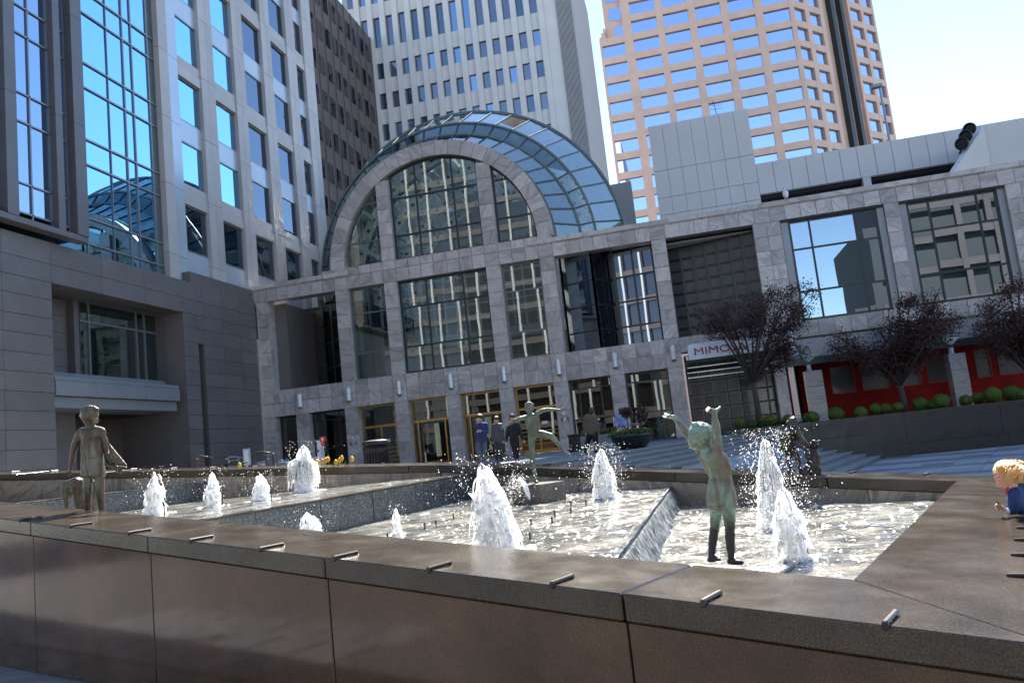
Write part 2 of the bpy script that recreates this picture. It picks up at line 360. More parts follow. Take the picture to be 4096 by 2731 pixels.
M['orange_red'] = plain('bright red', (.62, .03, .03), .4, 0, .1)
M['white'] = plain('white paint', (.78, .78, .78), .45, 0, .04)
M['light_grey'] = plain('light grey plastic', (.5, .52, .54), .4, 0, .06)
M['interior_white'] = plain('atrium white steel', (.62, .62, .60), .5, 0, .05)
M['interior_wall'] = plain('atrium wall', (.34, .33, .31), .7, 0, .1, .4)
M['lantern'] = plain('lantern glass', (.55, .66, .64), .3, 0, .05)
M['blue_box'] = plain('blue panel', (.03, .17, .42), .5)
M['bronze'] = patina('bronze brown patina', (.085, .056, .037), (.17, .19, .145), .42, .42)
M['bronze_green'] = patina('bronze green patina', (.135, .10, .07), (.23, .35, .285), .47, .5, .93)
M['bronze_dull'] = patina('bronze dull green patina', (.075, .078, .055), (.14, .18, .135), .5, .5)
M['bronze_dark'] = patina('bronze dark', (.035, .026, .024), (.075, .065, .055), .45, .32)
M['foam'] = foam_mat('white foam')
M['water'] = water_mat('pool water', (.17, .16, .13), 6.5, .08, .055, (1, 1, 1), 1.0, .5, 1.9, 3.2)
M['water'].node_tree.nodes['Principled BSDF'].inputs['IOR'].default_value = 2.0
for _n in M['water'].node_tree.nodes:
    if _n.type == 'TEX_NOISE' and _n.inputs['Scale'].default_value == 6.5: _n.inputs['Detail'].default_value = 2.3
M['fall'] = water_mat('falling water', (.16, .165, .16), 3, .06, .14, (8, 8, .5), .9, .4, 3.2, 2.6)
M['leaf_green'] = leaf_mat('boxwood leaf', (.05, .095, .008), (.15, .23, .02))
M['leaf_tree'] = leaf_mat('purple leaf', (.03, .012, .010), (.11, .042, .034), .4)
M['leaf_mid'] = leaf_mat('leaf', (.03, .07, .015), (.08, .14, .03))
M['bark'] = plain('bark', (.06, .045, .038), .9, 0, .25, 20, .4, 30)
M['petal_y'] = plain('yellow petals', (.78, .40, .012), .5, 0, .15, 30)
M['petal_w'] = plain('pale flowers', (.55, .58, .58), .6)
M['petal_r'] = plain('red flowers', (.55, .02, .02), .5)
M['skin'] = plain('skin', (.46, .26, .18), .5, 0, .06)
M['skin_child'] = plain('fair skin', (.66, .38, .28), .5, 0, .05)
M['hair_dark'] = plain('dark hair', (.03, .02, .015), .45, 0, .3, 60, .5, 120)
M['hair_brown'] = plain('brown hair', (.06, .03, .02), .45, 0, .3, 60, .5, 120)
M['hair_red'] = plain('dark red hair', (.10, .018, .015), .4, 0, .3, 60, .5, 120)
M['hair_blond'] = plain('blond hair', (.70, .48, .21), .55, 0, .3, 14, .15, 60)
M['navy'] = plain('navy cloth', (.018, .028, .12), .8, 0, .15, 12)
M['navy_child'] = plain('blue jacket cloth', (.012, .035, .15), .7, 0, .15, 12, .3, 30)
M['denim'] = plain('denim', (.075, .095, .14), .85, 0, .2, 25)
M['puffer'] = plain('grey quilted cloth', (.05, .052, .062), .6, 0, .15, 20)
M['black_cloth'] = plain('black cloth', (.012, .011, .011), .85, 0, .2)
M['grey_cloth'] = plain('dark grey cloth', (.04, .042, .05), .85)
M['tweed'] = plain('brown tweed', (.13, .10, .07), .9, 0, .18, 60)
M['shirt'] = plain('blue shirt cloth', (.22, .29, .55), .8, 0, .1, 18)
M['white_cloth'] = plain('white cloth', (.62, .62, .62), .85)
M['shoe'] = plain('shoe', (.05, .045, .045), .6)
M['pink_cloth'] = plain('pink cloth', (.5, .07, .12), .8)

M['street_dark'] = plain('dark street block', (.045, .05, .055), .7)
M['tower_shade'] = M['podium']

M['fin'] = plain('dark bronze fin', (.13, .12, .12), .4, .2, .08, 1)

M['wet_stone'] = marble('wet brown marble', (.05, .042, .034), (.17, .145, .115), .3, 1.6)
# ------------------------------------------------------------------ ground, terrace and steps
def sheet(name, poly, z, mat, kind='structure'):
    b = MB().add([(x, y, z) for x, y in poly], [tuple(range(len(poly)))])
    return tag(b.build(name, mat), kind=kind)
sheet('ground', [(-900, -600), (900, -600), (900, 1500), (-900, 1500)], -.012, M['ground'])
SD = Vector((.357, .934, 0)); SN = Vector((.934, -.357, 0))
def so(o, t): v = SN*o + SD*t; return (v.x, v.y)
def so_y(o, Y): return so(o, (Y+.357*o)/.934)
def far_right_outer(x): return 14.95-(x+4.3)*.64
def so_start(o):                       # where a step line meets the outside of the fountain
    t = 0
    while so(o, t)[1] < far_right_outer(so(o, t)[0])+.12: t += .05
    return so(o, t)
plaza = tag(thing('lower_plaza', None, None), kind='structure')
pz = Matrix.Rotation(-math.atan2(.357, .934), 4, 'Z').to_quaternion()
for i in range(-6, 4):
    for j in range(0, 25):
        o0, t0 = -4.28+.735*(i+6), 10.5+.735*j
        cx, cy = so(o0+.36, t0+.36)
        if cy > 26.9 or cy < far_right_outer(cx)+.5 or cx > 11.6 or cx/cy > .47: continue
        dark = (j % 3 == 0) or (j % 3 == 1 and (i*7+j*3) % 4 == 0)
        box('paver', M['paver_dark' if dark else 'paver'], plaza, cx-.3625, cx+.3625, cy-.3625, cy+.3625, -.03, random.uniform(.0, .004), pz)
for i in range(7):                      # the few pavers in front of the fountain wall at the left
    for j in range(3):
        x, y = -8.2+.62*i, 5.2+.62*j-.27*i
        box('paver', M['paver'], plaza, x-.303, x+.303, y-.303, y+.303, -.03, random.uniform(0, .004), Matrix.Rotation(-.43, 4, 'Z').to_quaternion())
p0 = so_start(-8.25); p1 = so_y(-8.25, 26.7)
terr = MB().prism([(-60, 14.97), (-4.55, 14.97), (p0[0]-.35, far_right_outer(p0[0]-.35)+.1), so_start(-8.6), so_y(-8.6, 26.7), (1.0, 27.0), (30, 27.28), (30, 62), (-60, 62)], -.02, 1.196).build('terrace', M['ground'])
tag(terr, kind='structure')
steps = tag(thing('terrace_steps', None, None), kind='structure')
F1 = [(-8.6, -8.25, 1.2), (-8.25, -7.97, 1.1), (-7.97, -7.68, 1.0), (-7.68, -7.4, .9), (-7.4, -7.1, .8)]
F2 = [(-6.35, -5.92, .5), (-5.92, -5.53, .4), (-5.53, -5.13, .3), (-5.13, -4.76, .2), (-4.76, -4.40, .1)]
for a, b, z in F1+F2:
    q = [so_start(a), so_start(b), so_y(b, 26.55), so_y(a, 26.55)]
    q2 = [so_start(a), so_start(b-.035), so_y(b-.035, 26.55), so_y(a, 26.55)]
    st_ = MB().prism(q, z-.045, z).build('step', M['step'], steps, bevel=.008)
    MB().prism(q2, -.01, z-.047).build('riser', M['step'], st_)
lq = [so_start(-7.1), so_start(-6.35), so_y(-6.35, 26.6), so_y(-7.1, 26.6)]
land = MB().prism(lq, -.015, lambda x, y: .70 + (SN.x*x+SN.y*y+7.1)*(-.27)).build('landing', M['paver'], steps)

# planter wall with its cap and ledge
pw = thing('planter_wall', 'long dark granite planter wall with a low ledge behind the steps', 'wall', (6, 27.1, 0))
for i in range(6):
    x = .95+2.72*i
    box('panel', M['black_granite'], pw, x+.006, x+2.714, 27.02, 27.3, -.01, 1.2)
    box('cap', M['black_granite'], pw, x-.02+.004, x+2.696, 26.96, 27.36, 1.2, 1.325)
    if x+2.7 > 5.6:
        box('ledge', M['black_granite'], pw, max(x, 5.62)+.004, x+2.716, 26.72, 27.02, -.01, .36)
ck = thing('stair_cheek_wall', 'low black wall closing the far end of the steps', 'wall', (3, 26.8, 0))
for i in range(3): box('panel', M['black_granite'], ck, -.15+1.92*i+.004, -.15+1.92*(i+1)-.004, 26.66, 26.95, -.01, .765)
tag(box('planting_bed', plain('soil', (.03, .024, .02), .95, 0, .3, 12), None, .96, 17, 27.31, 30.6, 1.15, 1.265), kind='structure')

# ------------------------------------------------------------------ fountain
def cz(x, y): return .75-.08*x+.02*y
IN = [Vector(p) for p in ((.65, 4.24), (2.62, 9.38), (-4.6, 14.0), (-15.5, 13.95), (-13.2, 10.54))]
WID = [.82, .74, .85, .8, .80]           # coping widths: right, far right, far left, left end, near
def offset_poly(poly, wid):
    n = len(poly); L = []
    for i in range(n):
        a, b = poly[i], poly[(i+1) % n]; d = (b-a).normalized(); nn = Vector((d.y, -d.x)); L.append((a+nn*wid[i], d))
    out = []
    for i in range(n):
        (p, d), (q, e) = L[i-1], L[i]; den = d.x*e.y-d.y*e.x; t = ((q.x-p.x)*e.y-(q.y-p.y)*e.x)/den; out.append(p+d*t)
    return out
OUT = offset_poly(IN, WID); CORE_O = offset_poly(IN, [w-.12 for w in WID]); CORE_I = offset_poly(IN, [.10]*5); WALL_O = offset_poly(IN, [w-.02 for w in WID]); STONE_I = offset_poly(IN, [.03]*5)
ft = thing('fountain', 'large angular granite fountain basin with sloping brown coping and stepped pools', 'fountain', (-5, 9, 0))
JOINT0 = [.15, 1.4, .6, 1.0, None]
SIDES = []
for k in range(5):
    a, b = IN[k], IN[(k+1) % 5]; L = (b-a).length; d = (b-a).normalized(); nn = Vector((d.y, -d.x))
    js = []
    if k == 4: s = L-.83; st = -2.13
    else: s = JOINT0[k]; st = 2.13
    while 0.3 < s < L-.3: js.append(s); s += st
    js = [0]+sorted(js)+[L]; SIDES.append((a, d, nn, L, js))
    for i in range(len(js)-1):
        g = .006; s0, s1 = js[i]+(g if i else 0), js[i+1]-(g if i < len(js)-2 else 0)
        first, last = i == 0, i == len(js)-2
        ia, ib = a+d*s0, a+d*s1
        oa = OUT[k] if first else ia+nn*WID[k]; ob = OUT[(k+1) % 5] if last else ib+nn*WID[k]
        MB().prism([tuple(p) for p in (ia, oa, ob, ib)], lambda x, y: cz(x, y)-.13, cz).build('coping_slab', M['coping'], ft, bevel=.008)
        # wall facing under the coping, with a shadow gap
        wa = WALL_O[k] if first else ia+nn*(WID[k]-.02); wb = WALL_O[(k+1) % 5] if last else ib+nn*(WID[k]-.02)
        va = CORE_O[k] if first else ia+nn*(WID[k]-.12); vb = CORE_O[(k+1) % 5] if last else ib+nn*(WID[k]-.12)
        MB().prism([tuple(p) for p in (va, wa, wb, vb)], -.01, lambda x, y: cz(x, y)-.137).build('wall_panel', M['wall_granite'], ft, bevel=.004)
    c = [CORE_I[k], CORE_O[k], CORE_O[(k+1) % 5], CORE_I[(k+1) % 5]]
    MB().prism([tuple(p) for p in c], -.015, lambda x, y: cz(x, y)-.132).build('wall_core', M['dark_void'], ft)
    if k in (0, 1, 2, 4):               # inner facing stones
        s = 0; i = 0
        while s < L-.05:
            e = min(L, s+random.uniform(.85, 1.1))
            if L-e < .4: e = L
            ra = random.uniform(.0, .008)
            q = [a+d*(s+.004)+nn*(.03-ra), a+d*(s+.004)+nn*.10, a+d*(e-.004)+nn*.10, a+d*(e-.004)+nn*(.03-ra)]
            MB().prism([tuple(p) for p in q], .35, lambda x, y: cz(x, y)-.134).build('stone', M['marble_in'], ft, bevel=.004)
            s = e
def lug(x, y, ang):
    z = cz(x, y)
    m = Matrix.Translation((x, y, z)) @ Matrix.Rotation(ang, 4, 'Z')
    b = MB().box(-.09, .11, -.011, .011, .003, .021, m).box(.092, .115, -.012, .012, -.016, .02, m).box(-.10, -.06, -.008, .008, -.01, .006, m).box(.02, .05, -.008, .008, -.01, .006, m)
    return b.build('skate_stop', M['steel_dark'], ft, bevel=.005)
M['steel_dark'] = plain('worn dark steel', (.035, .028, .026), .4, .5, .3)
def lugs(k, svals):
    a, d, nn, L, js = SIDES[k]; ang = math.atan2(nn.y, nn.x)
    for s in svals:
        p = a+d*s+nn*(WID[k]-.105); lug(p.x, p.y, ang)
Ln = SIDES[4][3]
lugs(4, [Ln-v for v in (-.32, .42, 1.22, 2.06, 2.86, 3.62, 4.48, 5.38, 6.4, 7.45, 8.5)])
lugs(0, [.35, .95, 1.5, 2.02, 2.5, 4.2, 4.9, 5.5])
lugs(1, [.5, 1.35, 2.15, 3.0, 3.9, 4.75, 5.6, 6.5, 7.4, 8.25])
lugs(2, [.5, 1.4, 2.3, 3.2, 4.15, 5.1, 6.0, 6.95, 7.9, 8.9, 9.9])

# weirs between the pools
LV = dict(L=.54, M=.80, U=1.20, T=1.545)
def weir(p, q, z0, z1, mat, th=.22, n=5):
    p = Vector((*p, 0)); q = Vector((*q, 0)); d = (q-p)/n; nn = Vector((d.y, -d.x, 0)).normalized()
    for i in range(n):
        a = p+d*(i+.006); boxd('weir_panel', mat, ft, a+Vector((0, 0, z0))-nn*th, d*.988, nn*(th+random.uniform(-.004, .004)), Vector((0, 0, z1-z0)))
UW = ((-4.87, 6.70), (-3.72, 13.5)); MW = ((-.65, 4.80), (-.45, 11.42)); TW = ((-10.75, 9.5), (-9.35, 13.98))
weir(*UW, .5, 1.19, M['weir'], .22, 6); weir(*MW, .3, .785, M['weir'], .2, 5); weir(*TW, .9, 1.535, M['weir'], .22, 4)
for p, q, z in ((*UW, 1.2), ):
    p = Vector((*p, 0)); q = Vector((*q, 0)); d = (q-p); nn = Vector((d.y, -d.x, 0)).normalized()
    boxd('weir_lip', M['coping'], ft, p+Vector((0, 0, 1.19))-nn*.20, d, nn*.21, Vector((0, 0, .022)))
def pool(name, quad, z, nx, ny, amp=.006):
    a, b, c, d = [Vector((*p, 0)) for p in quad]; bld = MB(); v = []
    for j in range(ny+1):
        for i in range(nx+1):
            u, w = i/nx, j/ny; p = (a*(1-u)+b*u)*(1-w)+(d*(1-u)+c*u)*w
            h = noise.noise(Vector((p.x*3.1, p.y*3.1, z*9)))*amp+noise.noise(Vector((p.x*8, p.y*8, z*5)))*amp*.6
            v.append((p.x, p.y, z+h))
    f = [(j*(nx+1)+i, j*(nx+1)+i+1, (j+1)*(nx+1)+i+1, (j+1)*(nx+1)+i) for j in range(ny) for i in range(nx)]
    return tag(bld.add(v, f).build(name, M['water'], None, smooth=True), kind='structure')
pool('water', [(-.62, 4.78), (.72, 4.18), (2.7, 9.40), (-.44, 11.46)], LV['L'], 70, 130, .012)
pool('water', [(-4.85, 6.70), (-.62, 4.76), (-.43, 11.42), (-3.70, 13.6)], LV['M'], 110, 150, .010)
pool('water', [(-10.6, 9.45), (-4.95, 6.80), (-3.85, 14.05), (-9.25, 14.06)], LV['U'], 110, 120, .008)
pool('water', [(-13.3, 10.6), (-10.72, 9.5), (-9.33, 14.0), (-15.5, 14.0)], LV['T'], 60, 60, .006)
# water falling over the lower weir and trickling down the upper one
def fall(name, p, q, z1, z0, out, n, thick):
    p = Vector((*p, 0)); q = Vector((*q, 0)); d = q-p; nn = Vector((d.y, -d.x, 0)).normalized(); b = MB(); v = []; m = 14
    for i in range(n+1):
        s = i/n; wob = noise.noise(Vector((s*20, z1*3, 0)))*.03+noise.noise(Vector((s*110, 4, z1)))*.012
        for j in range(m+1):
            t = j/m; o = (out+wob)*(.12*min(1, t*8)+.88*t)+noise.noise(Vector((s*210, t*1.5, 7)))*.016*t
            zz = z1-(z1-z0)*t+(.012 if j == 0 else 0)
            v.append(p+d*s+nn*(o-.03+.03*min(1, t*6))+Vector((0, 0, zz)))
    f = [(i*(m+1)+j, (i+1)*(m+1)+j, (i+1)*(m+1)+j+1, i*(m+1)+j+1) for i in range(n) for j in range(m)]
    return tag(b.add(v, f).build(name, M['fall'], None, smooth=True), kind='structure')
fall('falling_water', *MW, .80, .53, .15, 520, .02)
# pedestals
def block(name, mat, parent, c, sx, sy, sz, ang, bevel=.01):
    m = Matrix.Translation(Vector(c)) @ Matrix.Rotation(ang, 4, 'Z')
    return MB().box(-sx/2, sx/2, -sy/2, sy/2, 0, sz, m).build(name, mat, parent, bevel=bevel)
bp = onZ(2146, 1934, 1.05)
block('pedestal', M['wet_stone'], ft, (bp.x, bp.y+.1, .6), .56, .5, .45, -.55)
rp = onZ(2905, 2268, .575)
block('pedestal', M['weir'], ft, (rp.x+.12, rp.y-.02, .40), .62, .34, .165, -.42)
# nozzle pipes standing in the pools
def pipe(x, y, z, h, bent=False):
    p = onZ(x, y, z); pts = [(p.x, p.y, z-.05), (p.x, p.y, z+h)]
    if bent: pts += [(p.x+.03, p.y, z+h+.02)]
    b = MB().tube(pts, .009, 8)
    b.tube([(p.x, p.y, z+h*.72), (p.x, p.y, z+h*.86)], .014, 8)
    b.build('nozzle_pipe', M['bronze_dark'], ft, smooth=False)
for x, y in ((1700, 2115), (1745, 2105), (1815, 2075), (1845, 2070), (2050, 2200), (2125, 2100), (2122, 2160), (2220, 2065), (2210, 2095), (2285, 2025), (2345, 2020), (2285, 2055), (1552, 2160)): pipe(x, y, LV['M'], .07)
for x, y in ((658, 2062), (890, 2022), (1085, 2000)): pipe(x, y, LV['U'], .17, True)
pipe(3232, 2228, LV['L'], .16, True)
# ------------------------------------------------------------------ atrium building (marble front with the great arch)
YF = 32.0
at = thing('atrium_building', 'grey marble atrium building with great round arched window and glass barrel vault', 'building', (-9.66, 33, 1.2))
CEN = [-16.56+2.306*i for i in range(8)]
tile_rects = []                       # x0, x1, z0, z1 on the front plane
def rows(x0, x1, zs, cols=None):
    cols = cols or [x0, x1]
    for i in range(len(cols)-1):
        for j in range(len(zs)-1): tile_rects.append((cols[i], cols[i+1], zs[j], zs[j+1]))
ZG = [1.2, 1.68, 2.26, 2.83, 3.40, 3.97]; ZB = [3.97, 4.55, 5.13]; ZU = [5.13, 5.70, 6.28, 6.86, 7.45, 8.03, 8.60, 9.17]; ZC = [9.17, 9.74]
core = []                             # blocks behind the tiles: x0, x1, y1, z0, z1
xl = [-18.42, -17.86]
for i, c in enumerate(CEN):
    e = xl[-1]; n = 2 if i == 0 else 3
    for k in range(1, n+1): xl.append(e+(c-.3-e)*k/n)
    xl.append(c+.3)
rows(0, 0, ZB, xl); rows(0, 0, ZC, [x for x in xl])
for c in CEN: rows(c-.3, c+.3, ZG)
rows(-18.42, -17.86, ZG); rows(-18.42, -17.86, ZU)
UP = [(-14.56, -13.97), (-12.26, -11.67), (-7.65, -7.02), (-5.32, -4.71), (-.70, -.11)]
for a, b in UP: rows(a, b, ZU)
xr = [-.11]
while xr[-1] < 12.9: xr.append(xr[-1]+.583)
rows(0, 0, ZC, xr)
for a, b in ((3.28, 4.32), (8.13, 8.66), (12.34, 13.4)): rows(a, b, ZU, [a, (a+b)/2, b] if b-a > .7 else [a, b])
xr2 = [x for x in xr]
rows(0, 0, [4.50, 5.13], xr2)
arch_c = (-9.66, 10.10); RI, RO = 4.37, 5.02
for a, b in ((-12.26, -11.67), (-7.65, -7.02)):
    for z0, z1 in ((10.12, 10.7), (10.7, 11.28), (11.28, 11.86), (11.86, 12.44), (12.44, 13.02), (13.02, 13.6)):
        tile_rects.append((a, b, z0, z1))
G = .010
for x0, x1, z0, z1 in tile_rects:
    box('marble_tile', M['marble'], at, x0+G, x1-G, YF, YF+.05+random.uniform(-.003, .003), z0+G, z1-G)
# course between the lower band and the arch: bigger slabs, then the arch stones
for i in range(len(xl)-1):
    x0, x1 = xl[i], xl[i+1]
    if x1 < -14.6 or x0 > -4.75: continue
    box('marble_tile', M['marble'], at, x0+G, x1-G, YF, YF+.05, 9.74+G, 10.12-G)
NV = 25
for i in range(NV):
    t0, t1 = math.pi*i/NV+.002, math.pi*(i+1)/NV-.002; P = []
    for r, ts in ((RI, [t0, (t0+t1)/2, t1]), (RO, [t1, (t0+t1)/2, t0])):
        for t in ts: P.append((arch_c[0]+r*math.cos(t), YF, arch_c[1]+r*math.sin(t)))
    MB().extrude(P, (0, .05, 0)).build('arch_stone', M['marble'], at)
# cores behind the facing give the piers and bands their depth
CORES = [(-18.42, -.11, 3.975, 5.125), (-18.42, 13.4, 9.175, 9.74), (-14.55, -4.72, 9.74, 10.115), (-.11, 13.4, 4.505, 5.125), (-18.42, -17.865, 1.19, 9.17)]
CORES += [(c-.295, c+.295, 1.19, 3.975) for c in CEN]+[(a+.004, b-.004, 5.125, 9.175) for a, b in UP]+[(3.285, 4.315, 5.125, 9.175), (8.135, 8.655, 5.125, 9.175), (12.345, 13.4, 5.125, 9.175)]
for x0, x1, z0, z1 in CORES: box('wall_core', M['marble'], at, x0, x1, YF+.045, YF+.62, z0, z1)
def ring(r0, r1, y0, y1, mat, name, c=arch_c, n=48, a0=0, a1=math.pi, parent=at):
    b = MB(); v = []
    for i in range(n+1):
        t = a0+(a1-a0)*i/n
        for r, y in ((r0, y0), (r1, y0), (r1, y1), (r0, y1)): v.append((c[0]+r*math.cos(t), y, c[1]+r*math.sin(t)))
    f = [(4*i+k, 4*(i+1)+k, 4*(i+1)+(k+1) % 4, 4*i+(k+1) % 4) for i in range(n) for k in range(4)]+[(0, 1, 2, 3), (4*n+3, 4*n+2, 4*n+1, 4*n)]
    return b.add(v, f).build(name, mat, parent, smooth=False)
ring(RI+.004, RO-.004, YF+.045, YF+.55, M['marble'], 'wall_core')
for a, b in ((-12.256, -11.674), (-7.646, -7.024)): box('wall_core', M['marble'], at, a, b, YF+.045, YF+.5, 10.11, 13.75)
# cornice: projecting cap in pieces
x = -18.55; i = 0
while x < 13.4:
    e = min(13.45, x+.583*2)
    if not (x > -14.7 and e < -4.6):
        box('cornice', M['marble'], at, x+.004, e-.004, YF-.07, YF+.66, 9.78, 9.96); box('cornice', M['marble'], at, x+.004, e-.004, YF-.03, YF+.63, 9.742, 9.78)
    x = e
for i in range(28): # parapet blocks over the arch shoulders are hidden behind the vault
    pass
# ---- windows of the front
def window(parent, x0, x1, z0, z1, y, xm, zm, mat, fmat, w=.07, name='window', pane='pane'):
    """frame bars and one pane per light"""
    fr = MB()
    for zz in (z0, z1): fr.box(x0, x1, y-.05, y+.05, zz-(w if zz == z1 else 0), zz+(w if zz == z0 else 0))
    for xx in (x0, x1): fr.box(xx-(w if xx == x1 else 0), xx+(w if xx == x0 else 0), y-.048, y+.048, z0+w, z1-w)
    for xx in xm: fr.box(xx-w*.4, xx+w*.4, y-.045, y+.045, z0+w, z1-w)
    for zz in zm: fr.box(x0+w, x1-w, y-.04, y+.04, zz-w*.4, zz+w*.4)
    f = fr.build(name, fmat, parent)
    X = [x0]+list(xm)+[x1]; Z = [z0]+list(zm)+[z1]
    for i in range(len(X)-1):
        for j in range(len(Z)-1):
            rx, rz = random.uniform(-.0035, .0035), random.uniform(-.0035, .0035)
            box(pane, mat, f, X[i]+.02, X[i+1]-.02, y-.004, y+.004, Z[j]+.02, Z[j+1]-.02, (Matrix.Rotation(rx, 3, 'X') @ Matrix.Rotation(rz, 3, 'Z')).to_quaternion())
    return f
YW = YF+.28
window(at, -13.97, -12.26, 5.13, 9.17, YW, [], [6.28, 8.03], M['arch_glass'], M['mull_green'])
window(at, -11.67, -7.65, 5.13, 9.17, YW, [-10.43, -8.77], [6.28, 8.0], M['arch_glass'], M['mull_dark'], .085)
window(at, -7.02, -5.32, 5.13, 9.17, YW, [], [6.25, 8.0], M['arch_glass'], M['mull_green'])
# arch lights: panes clipped by the circle
def arch_light(x0, x1, xm, zm, r, y, mat, fmat):
    top = lambda x: arch_c[1]+math.sqrt(max(0, r*r-(x-arch_c[0])**2))
    fr = MB(); n = 24; zb = 10.12
    xs = [x0+(x1-x0)*i/n for i in range(n+1)]
    for i in range(n): fr.bar((xs[i], y, top(xs[i])-.04), (xs[i+1], y, top(xs[i+1])-.04), .1, .09, (0, 1, 0))
    fr.box(x0, x1, y-.05, y+.05, zb, zb+.08)
    for xx in (x0+.04, x1-.04): fr.box(xx-.04, xx+.04, y-.048, y+.048, zb+.08, max(zb+.1, top(xx)-.05))
    for xx in xm: fr.box(xx-.035, xx+.035, y-.045, y+.045, zb+.08, top(xx)-.05)
    f = fr.build('window', fmat, at)
    for zz in zm:
        half = math.sqrt(r*r-(zz-arch_c[1])**2); a, b = max(x0+.08, arch_c[0]-half), min(x1-.08, arch_c[0]+half)
        if b > a: box('glazing_bar', fmat, f, a, b, y-.04, y+.04, zz-.035, zz+.035)
    X = [x0]+xm+[x1]; Z = [zb]+zm+[arch_c[1]+r]
    for i in range(len(X)-1):
        for j in range(len(Z)-1):
            a, b = X[i]+.02, X[i+1]-.02; P = []
            for q in range(9):
                xx = a+(b-a)*q/8; P.append((xx, min(Z[j+1]-.02, top(xx)-.03)))
            P = [p for p in P if p[1] > Z[j]+.03]
            if len(P) < 2: continue
            poly = [(P[0][0], y, Z[j]+.02), (P[-1][0], y, Z[j]+.02)]+[(p[0], y, p[1]) for p in reversed(P)]
            MB().extrude(poly, (random.uniform(-.002, .002), .008, random.uniform(-.002, .002))).build('pane', mat, f)
arch_light(-13.97, -12.26, [], [11.2, 12.9], RI, YW, M['arch_glass'], M['mull_green'])
arch_light(-11.67, -7.65, [-10.48, -8.79], [11.21, 12.9], RI, YW, M['arch_glass'], M['mull_dark'])
arch_light(-7.02, -5.32, [], [11.21, 12.92], RI, YW, M['arch_glass'], M['mull_dark'])
# canted bay window right of the arch: two folded glass walls inside the opening
def glass_wall(p, q, z0, z1, n, zm, mat, fmat, w=.08):
    p = Vector((*p, 0)); q = Vector((*q, 0)); d = (q-p)/n; nn = Vector((d.y, -d.x, 0)).normalized(); fr = MB()
    for i in range(n+1): fr.bar(p+d*i+Vector((0, 0, z0)), p+d*i+Vector((0, 0, z1)), w, w)
    for zz in [z0+w/2]+list(zm)+[z1-w/2]: fr.bar(p+Vector((0, 0, zz)), q+Vector((0, 0, zz)), w*.8, w*.8)
    f = fr.build('window', fmat, at); Z = [z0]+list(zm)+[z1]
    for i in range(n):
        for j in range(len(Z)-1):
            e = d.normalized()
            tilt = nn*random.uniform(-.006, .006)
            boxd('pane', mat, f, p+d*i+e*.04+Vector((0, 0, Z[j]+.04)), d-e*.08, nn*.008, Vector((0, 0, Z[j+1]-Z[j]-.08)))
ZM = [5.95, 7.0, 8.05]
glass_wall((-4.65, 34.6), (-4.62, 33.0), 5.13, 9.3, 1, ZM, M['right_glass'], M['mull_dark'])
glass_wall((-4.62, 33.0), (-3.25, 32.5), 5.13, 9.3, 1, ZM, M['right_glass'], M['mull_dark'])
glass_wall((-3.25, 32.5), (-2.55, 33.3), 5.13, 9.3, 1, ZM, M['right_glass'], M['mull_dark'])
glass_wall((-2.55, 33.3), (-2.42, 33.0), 5.13, 9.3, 1, ZM, M['right_glass'], M['mull_dark'], .14)
glass_wall((-2.42, 33.0), (-.74, 32.75), 5.13, 9.3, 2, ZM, M['right_glass'], M['mull_dark'])
# left loggia: dark glass set far back
glass_wall((-16.9, 35.4), (-14.5, 33.4), 5.0, 9.6, 3, [6.2, 7.4, 8.5], M['shop_glass'], M['mull_dark'], .07)
box('side_wall', M['podium'], at, -18.4, -17.3, 32.64, 35.8, 1.19, 9.1); box('back_wall', M['black_granite'], at, -17.3, -16.7, 35.3, 35.8, 1.19, 9.1)
# smoked grid glazing, leaning, in the bay over the restaurant sign and again below it
def grid_wall(x0, x1, z0, z1, y0, y1, nx, nz):
    fr = MB(); w = .09
    Y = lambda x: y0+(y1-y0)*(x-x0)/(x1-x0)
    for i in range(nx+1):
        x = x0+(x1-x0)*i/nx; fr.box(x-w/2, x+w/2, Y(x)-.06, Y(x)+.05, z0, z1)
    for j in range(nz+1):
        z = z0+(z1-z0)*j/nz; fr.bar((x0, y0, z), (x1, y1, z), .1, w)
    f = fr.build('window', M['mull_dark'], at)
    for i in range(nx):
        for j in range(nz):
            a, b = x0+(x1-x0)*i/nx, x0+(x1-x0)*(i+1)/nx; c, d = z0+(z1-z0)*j/nz, z0+(z1-z0)*(j+1)/nz
            boxd('pane', M['dark_glass'], f, (a+.05, Y(a), c+.05), (b-a-.1, Y(b)-Y(a), 0), (0, .01, 0), (random.uniform(-.003, .003), random.uniform(-.008, .008), d-c-.1))
grid_wall(-.1, 3.35, 5.13, 9.0, 33.6, 32.6, 7, 8)
box('soffit', M['white_wall'], at, -.1, 3.3, 32.63, 34.5, 9.05, 9.16)
grid_wall(0.0, 3.55, 1.2, 4.45, 33.5, 33.3, 7, 6)
# right hand show windows with deep grey reveals
for x0, x1 in ((4.34, 8.12), (8.66, 12.33)):
    for a, b in ((x0, x0+.27), (x1-.24, x1)): box('reveal', M['metal_panel'], at, a, b, YF+.12, YF+.42, 5.13, 9.17)
    window(at, x0+.27, x1-.24, 5.13, 9.10, YF+.2, [x0+1.06, x0+2.72], [6.27, 7.95], M['right_glass'], M['mull_dark'], .09)
box('lintel', M['black_metal'], at, -.1, 13.4, YF+.05, YF+.6, 9.085, 9.172)
# roofs behind the parapet
box('roof', M['white_wall'], at, -4.6, 13.4, YF+.6, 44.6, 9.3, 9.5); box('roof', M['dark_void'], at, -18.4, -14.9, 35.8, 46, 9.2, 9.4)
